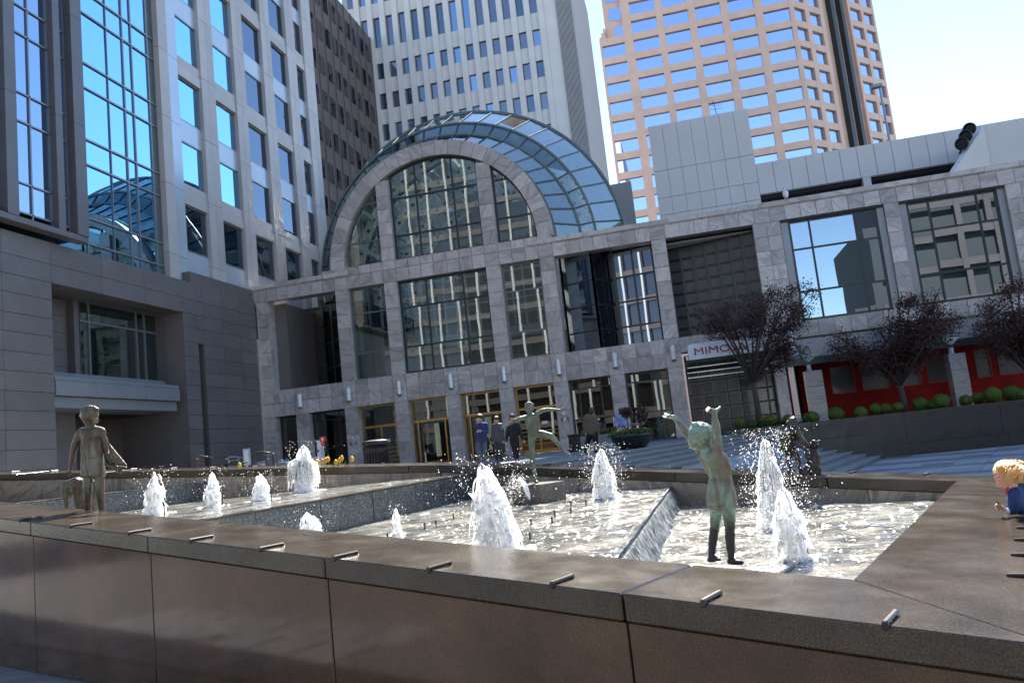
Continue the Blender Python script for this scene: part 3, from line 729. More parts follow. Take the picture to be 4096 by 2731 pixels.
# ground floor bays: shop windows and brass doors between the piers
def brass_bay(i, kind):
    x0, x1 = CEN[i]+.3, CEN[i+1]-.3; y = YF+.42; xm = (x0+x1)/2
    fr = MB(); w = .07; zt = 3.0
    for xx in (x0+w/2, x1-w/2): fr.box(xx-w/2, xx+w/2, y-.06, y+.06, 1.2, 3.97)
    fr.box(x0+w, x1-w, y-.06, y+.06, 3.9, 3.97); fr.box(x0+w, x1-w, y-.09, y+.07, zt, zt+.1)
    d = fr.build('door_frame', M['brass'], at)
    box('pane', M['shop_glass'], d, x0+w, x1-w, y-.005, y+.005, zt+.1, 3.9)
    if kind == 'revolve':
        rv = MB()
        for xx in (x0+.22, x1-.28): rv.box(xx, xx+.07, y-.1, y+.06, 1.2, zt)
        rv.build('door_post', M['brass'], at)
        for a in (.5, .5+math.pi/2, .5+math.pi, .5+1.5*math.pi):
            c = Vector((xm, y+.55, 1.22)); e = Vector((math.cos(a), math.sin(a), 0))*.6
            boxd('door_leaf', M['shop_glass'], at, c, e, Vector((-e.y, e.x, 0)).normalized()*.02, (0, 0, 1.72))
            boxd('door_rail', M['brass'], at, c, e, Vector((-e.y, e.x, 0)).normalized()*.03, (0, 0, .1))
        box('door_handle', M['steel'], at, xm-.42, xm-.36, y-.12, y-.08, 1.3, 1.75)
    else:
        for xx in (xm-.02, ): pass
        box('door_rail', M['brass'], at, x0+w, x1-w, y-.05, y+.05, 1.2, 1.34)
        for zz in (1.55, 1.72, 1.9, 2.08): box('door_bar', M['brass'], at, x0+.12, x1-.12, y-.12, y-.09, zz, zz+.028)
        box('door_leaf', M['shop_glass'], at, x0+w, x1-w, y-.006, y+.006, 1.34, zt)
        box('door_stile', M['brass'], at, xm-.035, xm+.035, y-.04, y+.04, 1.34, zt)
        box('notice', M['white'], at, xm+.1, xm+.36, y-.02, y-.012, 2.35, 2.47)
for i, k in ((1, 'bars'), (2, 'revolve'), (3, 'revolve'), (4, 'bars')): brass_bay(i, k)
for i in (0, 5, 6):
    x0, x1 = CEN[i]+.3, CEN[i+1]-.3
    window(at, x0, x1, 1.2, 3.97, YF+.42, [x0+.35, x1-.45], [2.35, 3.6], M['shop_glass'], M['mull_dark'], .06)
window(at, -17.86, CEN[0]-.3, 1.2, 3.97, YF+.5, [], [2.6], M['shop_glass'], M['mull_dark'], .06)
# ---- glass vault in three flared rings and a long barrel
PR = [(32.6, 5.06), (34.0, 6.0), (34.5, 6.62), (37.0, 7.75)]
VC = [(-9.66, 10.1), (-9.66, 10.1), (-9.66, 10.2), (-9.66, 10.6)]
NP = 26
def vp(k, t): return Vector((VC[k][0]+PR[k][1]*math.cos(t), PR[k][0], VC[k][1]+PR[k][1]*math.sin(t)))
A0, A1 = R(-8), R(188)
for k in range(3):
    for i in range(NP):
        t0, t1 = A0+(A1-A0)*i/NP, A0+(A1-A0)*(i+1)/NP
        q = [vp(k, t0), vp(k, t1), vp(k+1, t1), vp(k+1, t0)]; c = sum(q, Vector())/4
        q = [c+(p-c)*.985 for p in q]; nn = (q[1]-q[0]).cross(q[3]-q[0]).normalized()*.012
        q = [p+nn*random.uniform(-.35, .35) for p in q]
        MB().add(q+[p+nn for p in q], [(0, 1, 2, 3), (7, 6, 5, 4), (0, 4, 5, 1), (1, 5, 6, 2), (2, 6, 7, 3), (3, 7, 4, 0)]).build('vault_pane', M['vault_glass'], at)
for k in range(4):
    b = MB()
    for i in range(NP*2):
        t0, t1 = A0+(A1-A0)*i/NP/2, A0+(A1-A0)*(i+1)/NP/2
        b.bar(vp(k, t0), vp(k, t1), .09 if k < 3 else .12, .11 if k < 3 else .12, (0, 1, 0))
    b.build('vault_ring', M['mull_green'], at)
for k in range(3):
    b = MB()
    for i in range(NP+1):
        t = A0+(A1-A0)*i/NP; b.bar(vp(k, t), vp(k+1, t), .06, .07, (0, 0, 1))
    b.build('vault_rafter', M['mull_dark'], at)
for s in range(3):                      # the barrel behind
    y0, y1 = 37+5*s, 37+5*(s+1)
    for i in range(NP):
        t0, t1 = A0+(A1-A0)*i/NP, A0+(A1-A0)*(i+1)/NP; r = 7.75; c = VC[3]
        q = [Vector((c[0]+r*math.cos(t), y, c[1]+r*math.sin(t))) for t, y in ((t0+.006, y0+.03), (t1-.006, y0+.03), (t1-.006, y1-.03), (t0+.006, y1-.03))]
        MB().add(q, [(0, 1, 2, 3)]).build('vault_pane', M['vault_glass'], at)
    ring(7.62, 7.8, y1-.1, y1, M['mull_dark'], 'vault_ring', VC[3], 40, A0, A1)
# ---- inside the hall
for y, r in ((34.6, 6.35), (37.2, 7.45), (40, 7.45), (43, 7.45), (46, 7.45), (49, 7.45)):
    c = (-9.66, 10.1 if y < 36 else 10.6)
    rb = ring(r-.55, r, y, y+.12, M['interior_white'], 'hall_rib', c, 44, R(-5), R(185))
    dots = MB()
    for i in range(34):
        t = math.pi*(i+.5)/34; cc = (c[0]+(r-.28)*math.cos(t), c[1]+(r-.28)*math.sin(t)); n = 10
        v = [(cc[0]+.11*math.cos(2*math.pi*j/n), y-.004, cc[1]+.11*math.sin(2*math.pi*j/n)) for j in range(n)]
        dots.add(v, [tuple(range(n))])
    dots.build('rib_hole', M['dark_void'], rb)
pb = MB()
for i in range(13):
    t = math.pi*(i+.5)/13; pb.bar((-9.66+7.3*math.cos(t), 37, 10.6+7.3*math.sin(t)), (-9.66+7.3*math.cos(t), 50, 10.6+7.3*math.sin(t)), .16, .3)
pb.build('hall_purlin', M['interior_white'], at)
box('hall_floor', M['interior_wall'], at, -17.2, -.2, 32.7, 52, 1.19, 1.205)
box('hall_wall', M['interior_wall'], at, -17.6, -17.3, 35.9, 52, 1.2, 10.6); box('hall_wall', M['interior_wall'], at, -1.9, -1.6, 36.0, 52, 1.2, 10.6)
box('hall_gallery', M['interior_white'], at, -17.2, -2, 41.5, 44, 4.6, 5.2); box('hall_gallery', M['interior_white'], at, -17.2, -2, 43, 45, 7.6, 8.1)
hb = MB()
for i in range(22):
    x = -17+.7*i; hb.box(x-.05, x+.05, 45.0, 45.1, 1.2, 13.5)
for j in range(14): hb.box(-17.2, -2, 44.98, 45.08, 1.6+.85*j, 1.7+.85*j)
hb.build('hall_screen', M['interior_white'], at)
box('hall_wall', M['interior_wall'], at, -17.3, -1.9, 51.6, 52, 1.2, 18)
for x in (-17.0, -2.3):
    for y in (36.5, 39.5, 42.5): box('hall_column', M['interior_white'], at, x-.25, x+.25, y, y+.5, 1.2, 10.4)
for x, y, z in ((-12.55, 36.0, 6.75), (-10.2, 36.5, 6.9), (-8.0, 36.0, 6.8), (-6.05, 36.5, 6.5), (-11.4, 39, 10.7), (-9.5, 37.5, 11.2)):
    ln_ = thing('hanging_lantern', None, None, (x, y, z)); 
    for k in range(2):
        box('shade', M['lantern'], ln_, x-.2, x+.2, y-.2, y+.2, z-.36+.4*k, z-.02+.4*k)
        box('badge', M['petal_r' if k else 'blue_box'], ln_, x-.06, x+.06, y-.215, y-.2, z-.26+.4*k, z-.14+.4*k)
    fb = MB()
    for sx in (-1, 1):
        for sy in (-1, 1): fb.box(x+sx*.21-.02, x+sx*.21+.02, y+sy*.21-.02, y+sy*.21+.02, z-.4, z+.42)
    for zz in (-.4, -.02, .38):
        for sy in (-1, 1): fb.box(x-.23, x+.23, y+sy*.21-.02, y+sy*.21+.02, z+zz, z+zz+.04)
    fb.build('frame', M['white'], ln_); MB().tube([(x, y, z+.42), (x, y, z+4)], .012, 6).build('cord', M['steel'], ln_)
    LANT = globals().setdefault('LANT', []); LANT.append(ln_)
for l, s in zip(LANT, ('seen through the narrow window left of the middle', 'behind the left pane of the wide lower window', 'behind the right pane of the wide lower window', 'behind the narrow window right of the middle', 'high up on the left inside the arch', 'high up in the middle of the arch')):
    tag(l, 'square glass lantern hanging in the hall, '+s, 'lantern', 'lanterns hanging in the hall')
# ---- wall lamps along the marble band
lm = thing('wall_lamp', 'tubular frosted wall lamp on the marble band, leftmost of eight', 'wall lamp', (CEN[0], YF, 4.55), 'wall lamps on the marble band')
MB().lathe([(.095, -.27), (.105, -.26), (.105, .26), (.095, .27)], (CEN[0], YF-.13, 4.55), 16).build('shade', M['lamp'], lm)
for zz in (-.29, -.01, .27): MB().lathe([(.112, 0), (.112, .022)], (CEN[0], YF-.13, 4.55+zz), 16).build('band', M['steel'], lm)
MB().box(CEN[0]-.03, CEN[0]+.03, YF-.06, YF, 4.45, 4.65).build('bracket', M['steel'], lm); MB().lathe([(.05, -.36), (.09, -.29)], (CEN[0], YF-.13, 4.55), 12).build('finial', M['mullion'], lm)
LN = ['leftmost of eight', 'second of eight from the left', 'third of eight from the left', 'fourth of eight from the left', 'fifth of eight from the left', 'sixth of eight from the left', 'seventh of eight from the left', 'rightmost of eight, beside the white sign']
for i in range(1, 8): dup(lm, (CEN[i]-CEN[0], 0, 0), 'tubular frosted wall lamp on the marble band, '+LN[i])
# small plates by the doors
for i in (1, 5):
    for dx, w, h, mm in ((-.12, .05, .14, 'mull_dark'), (0, .09, .16, 'steel'), (.13, .035, .16, 'mull_dark'), (-.02, .1, .1, 'white')):
        zz = 2.62 if mm == 'white' else 2.36
        box('door_plate', M[mm], at, CEN[i]+dx-w/2, CEN[i]+dx+w/2, YF-.02, YF-.001, zz, zz+h)
# ------------------------------------------------------------------ left: granite podium
XP = -18.45
pod = thing('granite_podium', 'grey granite podium block with deep window recess and metal balcony beam', 'building', (-22, 25, 1.2))
ZP = [1.2, 1.84, 2.40, 2.97, 3.53, 4.08, 4.64, 5.21, 5.77, 6.34, 6.89, 7.48, 8.02, 8.6, 9.30]
def clad(y0, y1, z0, z1, ycuts=None, x=XP):
    ys = ycuts or [y0, y1]
    zs = [z for z in ZP if z0 < z < z1]; zs = [z0]+zs+[z1]
    for i in range(len(ys)-1):
        for j in range(len(zs)-1):
            box('granite_panel', M['podium'], pod, x-.08, x+random.uniform(-.002, .002), ys[i]+.006, ys[i+1]-.006, zs[j]+.007, zs[j+1]-.007)
clad(17.0, 20.22, 1.2, 9.30, [17.0, 18.42, 20.22])
clad(20.22, 26.65, 8.02, 9.30, [20.22, 22.4, 24.5, 26.65])
clad(26.65, 31.92, 1.2, 9.30, [26.65, 27.55]); clad(27.55, 27.93, 6.86, 9.30); clad(27.93, 31.92, 1.2, 9.30, [27.93, 29.3, 30.6, 31.92])
for a in ((17.0, 20.2, 1.19, 9.28), (26.67, 27.53, 1.19, 9.28), (27.95, 31.95, 1.19, 9.28), (27.53, 27.95, 6.88, 9.28), (20.2, 26.67, 8.04, 9.28)):
    box('wall_core', M['podium'], pod, XP-.8, XP-.075, a[0], a[1], a[2], a[3])
box('slot_back', M['podium'], pod, XP-.9, XP-.8, 27.5, 28, 1.19, 6.9)
# recess: sloping reveal, window, metal beam, dark entrance below
box('recess_back', M['podium'], pod, XP-1.9, XP-1.5, 20.2, 22.7, 1.2, 8.04)
box('recess_side', M['podium'], pod, XP-3.3, XP-.8, 26.67, 27.5, 1.2, 4.4); box('recess_side', M['podium'], pod, XP-1.9, XP-.8, 26.67, 27.5, 4.4, 8.04); box('jamb', M['podium'], pod, XP-2.2, XP-1.2, 22.45, 22.72, 5.3, 8.06); box('recess_back', M['podium'], pod, XP-3.5, XP-3.2, 19.5, 27.8, 1.2, 9.2); box('recess_side', M['podium'], pod, XP-1.9, XP-.8, 19.9, 20.2, 1.2, 8.04)
box('recess_head', M['podium'], pod, XP-2, XP-.8, 20.2, 26.67, 8.06, 8.3)
for j in range(5): box('joint', M['dark_void'], pod, XP-1.502, XP-1.495, 20.2, 22.7, 5.77+.567*j, 5.785+.567*j)
wp = MB(); yw = XP-1.25; ys = [22.7, 23.15, 25.55, 26.0, 27.25]; zs = [5.48, 7.35, 8.05]
for y in ys: wp.box(yw-.05, yw+.05, y-.03, y+.03, 5.48, 8.05)
for z in zs: wp.box(yw-.045, yw+.045, 22.7, 27.25, z-.035, z+.035)
f = wp.build('window', M['mullion'], pod)
M['podium_glass'] = mirror_glass('green podium glass', (.34, .42, .40), (.012, .02, .018), .5, 0, .12, .45)
for i in range(4):
    for j in range(2): box('pane', M['podium_glass'], f, yw-.006, yw+.006, ys[i]+.03, ys[i+1]-.03, zs[j]+.03, zs[j+1]-.03, (Matrix.Rotation(random.uniform(-.006, .006), 3, 'Z') @ Matrix.Rotation(random.uniform(-.004, .004), 3, 'Y')).to_quaternion())
for y0, y1 in ((20.25, 21.9), (21.9, 24.3), (24.3, 26.2)):
    box('metal_beam', M['metal_panel'], pod, XP-1.4, XP+.02, y0+.006, y1-.006, 4.58, 5.02); box('metal_beam', M['metal_panel'], pod, XP-1.4, XP-.02, y0+.006, y1-.006, 5.035, 5.16)
    box('metal_beam', M['metal_panel'], pod, XP-1.4, XP-.15, y0+.006, y1-.006, 4.22, 4.56)
box('window_sill', M['metal_panel'], pod, XP-1.5, XP-.9, 20.3, 27.2, 5.3, 5.46)
box('entrance_wall', M['wing'], pod, XP-3.2, XP-2.9, 20, 27.4, 1.2, 4.3)
en = MB()
for y in (22.9, 23.9, 24.9): en.box(XP-2.9, XP-2.84, y-.04, y+.04, 1.2, 3.6)
en.box(XP-2.9, XP-2.84, 22.9, 24.9, 3.55, 3.63); en.box(XP-2.9, XP-2.84, 22.9, 24.9, 2.2, 2.26); en.build('door_frame', M['metal_panel'], pod)
box('floor_slab', M['dark_void'], pod, XP-3.2, XP-1.3, 20, 27, 4.25, 4.4)
box('parapet', M['podium'], pod, XP-.7, XP-.04, 27.3, 31.9, 9.3, 9.76); box('podium_roof', M['podium'], pod, XP-3, XP-.1, 15, 31.9, 9.22, 9.29)
# ------------------------------------------------------------------ left: office tower over the podium
XT = -19.05
tw = thing('glass_office_tower', 'tall office tower with blue curtain glass, pale stone grid and projecting finned bay', 'building', (-25, 30, 9.3))
ZT = [9.33, 9.87, 10.78, 12.69, 13.6, 15.5, 16.42, 18.32, 19.2, 21.1, 22.0, 23.9, 24.8, 26.7, 27.6, 29.5, 30.4, 32.3, 33.2, 35.1]
YT = [14.2, 15.6, 17.0, 18.4, 19.8, 21.2, 22.5, 23.8, 24.67, 25.16, 26.1, 26.48]
for i in range(len(YT)-1):
    for j in range(len(ZT)-1):
        if i == 10: mat = M['mull_green']
        else: mat = M['tower_glass']
        box('glass_pane', mat, tw, XT-.02, XT, YT[i], YT[i+1], ZT[j], ZT[j+1], (Matrix.Rotation(random.uniform(-.002, .002), 3, 'Z') @ Matrix.Rotation(random.uniform(-.002, .002), 3, 'Y')).to_quaternion())
mb = MB()
for z in ZT[1:]: mb.box(XT+.005, XT+.06, 14.2, 26.48, z-.03, z+.03)
for y in YT:
    w = .012 if abs(y-23.8) < .01 else .028
    mb.box(XT+.004, XT+.05, y-w, y+w, 9.33, 35.1)
mb.build('mullion_grid', M['mullion'], tw)
PIER = [(26.48, 27.75)]; COLS = [(27.78, 29.42), (30.45, 32.2), (33.12, 34.98), (35.92, 37.72), (38.72, 39.82)]
ed = [26.48]+[v for c in COLS for v in c]+[41.0]
prs = [(ed[2*i], ed[2*i+1]) for i in range(len(ed)//2)]
ZJ = [9.3, 10.4, 13.25, 16.05, 18.9, 21.7, 24.5, 27.35, 30.2, 33, 36]
for k, (a, b) in enumerate(prs):
    for j in range(len(ZJ)-1):
        if k == 0:
            box('pier_panel', M['spandrel' if False else 'pier_stone'], tw, XT-.4, XT+.28, a+.0, a+.58, ZJ[j]+.008, ZJ[j+1]-.008); box('pier_panel', M['spandrel'], tw, XT-.4, XT+.2, a+.59, b, ZJ[j]+.008, ZJ[j+1]-.008)
        else:
            box('pier_panel', M['pier_stone'], tw, XT-.4, XT+.22, a, (a+b)/2-.006, ZJ[j]+.008, ZJ[j+1]-.008); box('pier_panel', M['pier_stone'], tw, XT-.4, XT+.22, (a+b)/2+.006, b, ZJ[j]+.008, ZJ[j+1]-.008)
WT = [(10.82, 12.76), (13.66, 15.55), (16.47, 18.36), (19.25, 21.15), (22.05, 23.95), (24.86, 26.74), (27.6, 29.5), (30.4, 32.3), (33.2, 35.1)]
for ci, (a, b) in enumerate(COLS):
    for j, (z0, z1) in enumerate(WT):
        fr = MB(); y = XT-.02; sp = a+.2
        for yy in (a+.02, sp, b-.02): fr.box(y, y+.07, yy-.025, yy+.025, z0, z1)
        for zz in (z0+.02, z1-.02): fr.box(y, y+.065, a, b, zz-.03, zz+.03)
        f = fr.build('window', M['mullion'], tw)
        q = (Matrix.Rotation(random.uniform(-.006, .006), 3, 'Z') @ Matrix.Rotation(random.uniform(-.004, .004), 3, 'Y')).to_quaternion()
        gm = M['tower_glass'] if (ci < 2 and j > 0) else M['win_glass']  # right columns darker: reflection of a neighbouring building put into the glass tint
        box('pane', M['win_glass'], f, y-.002, y+.02, a+.03, sp-.01, z0+.03, z1-.03, q); box('pane', gm, f, y-.002, y+.02, sp+.01, b-.03, z0+.03, z1-.03, q)
        nz = WT[j+1][0] if j+1 < len(WT) else z1+.9
        if j % 2 == 1:
            box('spandrel', M['spandrel'], tw, XT-.3, XT+.05, a+.005, sp-.012, z1+.01, nz-.01); box('spandrel', M['spandrel'], tw, XT-.3, XT+.05, sp+.012, b-.005, z1+.01, nz-.01)
        else:
            box('sill_band', M['pier_stone'], tw, XT-.3, XT+.16, a+.005, b-.005, z1+.01, z1+.43); box('sill_band', M['pier_stone'], tw, XT-.3, XT+.13, a+.005, b-.005, z1+.445, nz-.01)
    box('spandrel', M['spandrel'], tw, XT-.3, XT+.05, a+.005, b-.005, 9.3, 10.8)
box('core', M['wing'], tw, -34, XT-.45, 12, 40.95, 9.2, 36)
# projecting bay with fins
bay0, bay1 = 12.0, 21.3; XB = -18.06
for a, b, x in ((20.82, 21.3, XB+.12), (20.12, 20.4, XB+.06), (18.2, 18.6, XB+.1), (16.2, 16.6, XB+.1)):
    for j in range(7): box('bay_fin', M['fin'], tw, XT, x, a, b, 9.62+3.7*j+.006, 9.62+3.7*(j+1)-.006)
ybs = [12, 14.4, 16.25, 18.25, 18.62, 19.35, 20.1, 20.42, 20.8]
for i in range(len(ybs)-1):
    for j in range(len(ZT)-1):
        if ZT[j+1] < 9.9: continue
        box('bay_pane', M['fin_glass'], tw, XB-.22, XB-.2, ybs[i]+.02, ybs[i+1]-.02, max(9.62, ZT[j])+.02, ZT[j+1]-.02)
bb = MB()
for z in ZT[1:]: bb.box(XB-.2, XB-.15, 12, 20.8, z-.025, z+.025)
for y in ybs: bb.box(XB-.2, XB-.15, y-.025, y+.025, 9.6, 35)
bb.build('mullion_grid', M['mullion'], tw); box('bay_soffit', M['mull_dark'], tw, XT, XB+.02, 12, 21.1, 9.5, 9.615); box('bay_soffit', M['fin'], tw, XB-.3, XB+.08, 12, 21.3, 9.44, 9.62)

# ------------------------------------------------------------------ centre: concrete office tower with brown wing
gt = thing('concrete_office_tower', 'pale concrete office tower with rows of dark windows and a ribbed corner', 'building', (-25, 105, 0))
YG = 100.0; GX = [-40.08+1.862*i for i in range(15)]
rowsG = [(31.9, 34.2), (36.3, 38.65), (40.65, 42.95), (45.06, 47.42), (49.6, 51.9), (54.05, 56.35), (58.7, 63.2), (65.4, 67.8), (69.8, 72.0)]
for i in range(len(GX)):
    x = GX[i]
    if x > -13.5: continue
    box('pier', M['concrete'], gt, x+1.08, x+1.862, YG-.55, YG+.3, 20, 74)
    for j, (z0, z1) in enumerate(rowsG):
        nz = rowsG[j+1][0] if j+1 < len(rowsG) else 74
        box('spandrel', M['concrete'], gt, x, x+1.08, YG-.18, YG+.3, z1, nz-.03)
        box('window', M[random.choice(('grey_glass', 'grey_glass', 'grey_glass', 'win_glass', 'fin_glass'))], gt, x, x+1.08, YG+.08, YG+.1, z0, z1, (Matrix.Rotation(random.uniform(-.012, .012), 3, 'Z') @ Matrix.Rotation(random.uniform(-.012, .012), 3, 'X')).to_quaternion())
box('corner_wall', M['concrete'], gt, -13.0, -10.5, YG-.3, YG+.4, 20, 74)
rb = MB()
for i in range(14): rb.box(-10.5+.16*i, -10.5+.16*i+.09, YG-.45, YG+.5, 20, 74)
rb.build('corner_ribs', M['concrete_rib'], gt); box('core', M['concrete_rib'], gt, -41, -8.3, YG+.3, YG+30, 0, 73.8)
wg = thing('brown_office_wing', 'dark brown office wing with dim windows in front of the pale tower', 'building', (-45, 90, 0))
box('wall', M['wing'], wg, -60, -36.9, 70, 99.4, 0, 60.2)
for j in range(15):
    for i in range(13):
        y0 = 71+2.2*i; z0 = 16.0+4.45*j-(.4 if False else 0)
        if z0+2.4 > 59.5: continue
        tall = j == 9
        box('window', M['wing_glass'], wg, -36.92, -36.85, y0, y0+1.25, z0, z0+2.3)
wb = MB()
for i in range(14): wb.box(-36.9, -36.8, 70.7+2.2*i-.06, 70.7+2.2*i+.06, 10, 60.2)
wb.build('pier_strip', M['wing'], wg)

# ------------------------------------------------------------------ right: reddish granite tower
bt = thing('red_granite_tower', 'tall reddish granite tower with wide sky blue windows and a glass notch', 'building', (15, 170, 0))
YB = 160.0; BT = 155.5
BX = [(-8.1, -3.4), (-1.55, 3.68), (5.05, 10.1), (11.58, 16.55), (18.1, 23.1), (24.6, 29.66)]
BZ = [82.4-4.18*j for j in range(-4, 12)]
edges = [-8.6]+[v for c in BX for v in c]+[30.42]
def bface(o, e, y_in, spans, lo, hi, zs, top, wh=2.75):
    """one flat front: o origin, e direction along it, granite strips and recessed windows"""
    o = Vector(o); e = Vector(e).normalized(); nn = Vector((e.y, -e.x, 0))
    ed = [lo]+[v for s in spans for v in s]+[hi]
    for i in range(len(ed)//2): boxd('pier', M['brown_stone'], bt, o+e*ed[2*i]-nn*1.0, e*(ed[2*i+1]-ed[2*i]), nn*1.0, (0, 0, top))
    z_prev = 0
    for z in sorted(zs):
        for a, b in spans:
            boxd('spandrel', M['brown_stone'], bt, o+e*a-nn*1.0+Vector((0, 0, z_prev)), e*(b-a), nn*.97, (0, 0, z-wh-z_prev))
            boxd('window', M['brown_glass'], bt, o+e*(a-.02)-nn*.55+Vector((0, 0, z-wh)), e*(b-a+.04), nn*.05, (random.uniform(-.01, .01), random.uniform(-.01, .01), wh))
        z_prev = z
    for a, b in spans: boxd('spandrel', M['brown_stone'], bt, o+e*a-nn*1.0+Vector((0, 0, z_prev)), e*(b-a), nn*.97, (0, 0, top-z_prev))
bface((0, YB, 0), (1, 0, 0), 0, BX[:1], -8.6, -3.4, [z for z in BZ if z < 83], 84.0)
bface((0, YB, 0), (1, 0, 0), 0, BX[1:], -3.39, 30.42, BZ, BT)
for z in BZ:
    if z > 84: boxd('window', M['brown_glass'], bt, (-6.4+max(0, (92-z)*.18), YB+.95, z-2.75), (2.6-max(0, (92-z)*.1), 0, 0), (0, .06, 0), (.5, 0, 2.75))
o2 = (30.42, YB, 0); e2 = (1, 1, 0)
bface(o2, e2, 0, [(.3, 3.7), (5.1, 8.6)], 0, 9.8, BZ, BT); bface(o2, e2, 0, [(19.7, 23.5), (24.5, 27.9)], 18.9, 28.6, BZ, BT)
ee = Vector((1, 1, 0)).normalized(); nn = Vector((ee.y, -ee.x, 0))
for z in range(30, 110, 4): boxd('glass_strip', M['brown_glass'], bt, Vector(o2)+ee*9.8-nn*1.4+Vector((0, 0, z)), ee*9.1, nn*.1, (0, 0, 3.9))
for a, b in ((12.2, 13.5), (15.6, 16.7)): boxd('dark_fin', M['mull_dark'], bt, Vector(o2)+ee*a-nn*1.2, ee*(b-a), nn*1.6, (0, 0, BT))
MB().prism([(-8.5, YB+1), (30.4, YB+1), (30.4+19.8, YB+20.8), (50, YB+45), (-8.5, YB+45)], 0, 83.9).build('core', M['brown_stone'], bt)
MB().prism([(-7.1, YB+1.05), (30.4, YB+1.05), (50.2, YB+20.85), (49.8, YB+44), (-7.1, YB+44)], 83.9, BT).build('core', M['brown_stone'], bt)
for k in range(3):                     # stepped haunch where the tower narrows
    boxd('haunch', M['brown_stone'], bt, (-8.5+.45*k, YB+.3, 84), (.45, 0, 0), (0, 8, 0), (0, 0, .6+.9*k))

# ------------------------------------------------------------------ right: white roof building behind the marble parapet
wh = thing('white_parking_building', 'white rendered building with a long parapet and dark openings above the marble cornice', 'building', (8, 46, 0))
for j, (z0, z1) in enumerate(((9.3, 13.6), (13.6, 14.6), (14.6, 16.2), (16.2, 18.92))):
    for i in range(7): box('panel', M['white_wall'], wh, -.3+.797*i+.008, -.3+.797*(i+1)-.008, 45, 45.25, z0+.012, z1-.012)
box('core', M['white_wall'], wh, -.28, 5.26, 45.2, 50, 8, 18.9)
x = 5.28
while x < 27:
    box('panel', M['white_wall'], wh, x+.012, x+.868, 45.02, 45.3, 13.88, 15.64); x += .88
box('core', M['white_wall'], wh, 5.28, 27, 45.25, 45.6, 13.9, 15.6); box('dark_opening', M['dark_void'], wh, 5.3, 27, 48, 48.3, 8, 13.9); box('deck', M['dark_void'], wh, 5.3, 27, 45.4, 48, 13.7, 13.9)
for a in (10.65, 16.3): box('pillar', M['white_wall'], wh, a, a+.4, 45.05, 45.5, 8, 13.88)
rw = MB().add([(13.9, 41.2, 9.3), (16.3, 43.4, 9.3), (16.3, 43.4, 15.5), (16.0, 43.1, 15.5), (13.9, 41.2, 13.0)], [(0, 1, 2, 3, 4)])
MB().extrude([(13.0, 40.0, 9.4), (15.6, 42.2, 9.4), (15.6, 42.2, 14.6), (13.0, 40.0, 11.8)], (.18, -.2, 0)).build('ramp_wall', M['white_wall'], wh)
box('ramp_block', M['white_wall'], wh, 15.6, 27, 42.1, 44.8, 9.3, 14.55)
fl = thing('floodlight_cluster', 'cluster of three round dark floodlights on the sloping white wall', 'floodlight', (14.8, 41.4, 13.9))
for k in range(3):
    c = Vector((14.35+.33*k, 41.0+.28*k, 13.62+.42*k)); MB().lathe([(.1, -.16), (.24, -.1), (.29, .02), (.29, .1), (.25, .12), (.19, .05)], (0, 0, 0), 16)
    ax = Vector((-.55, -.7, -.15)).to_track_quat('Z', 'Y').to_matrix()
    b = MB().lathe([(.1, -.2), (.26, -.12), (.31, .02), (.31, .11), (.26, .13), (.2, .05)], (0, 0, 0), 16); b.v = [tuple(c+ax @ Vector(p)) for p in b.v]
    b.build('floodlight', M['black_metal'], fl, smooth=False)
MB().tube([(14.2, 41.1, 13.2), (15.2, 41.8, 14.6)], .05, 8).build('bracket', M['black_metal'], fl)
# antenna, rail, dome camera and the tall lamp on the roof
an = thing('antenna', 'thin roof antenna on the white block', 'antenna', (3.6, 45.1, 18.9))
ab = MB().tube([(3.62, 45.1, 18.9), (3.5, 45.1, 19.8)], .02, 6)
for z in (19.25, 19.45, 19.62): ab.tube([(3.2, 45.1, z+.05), (3.95, 45.1, z-.02)], .01, 5)
ab.build('mast', M['mull_dark'], an)
dc = onY(3143, 790, 31.9); cm = thing('dome_camera', 'small white dome camera on the marble cornice', 'camera', (dc.x, 31.9, 9.96))
MB().lathe([(.0, -.16), (.07, -.14), (.1, -.06), (.11, .02), (.11, .1), (.05, .14)], (dc.x, 31.84, 10.12), 14).build('dome', M['white'], cm, smooth=True); MB().tube([(dc.x, 31.84, 10.24), (dc.x, 31.84, 10.42), (dc.x, 32.1, 10.42), (dc.x, 32.1, 9.96)], .025, 8).build('arm', M['white'], cm)
lp = thing('roof_lamp_post', 'grey lamp post standing on the roof in front of the red tower', 'lamp post', (13.4, 52, 15))
ta, tb_ = onY(3563, 570, 52), onY(3517, 345, 52)
MB().tube([(ta.x, 52, 12), tb_], [.09, .06], 10).build('pole', M['mullion'], lp); MB().box(tb_.x-.45, tb_.x+.15, 51.8, 52.2, tb_.z-.1, tb_.z+.12).build('lamp_head', M['mullion'], lp, bevel=.03)

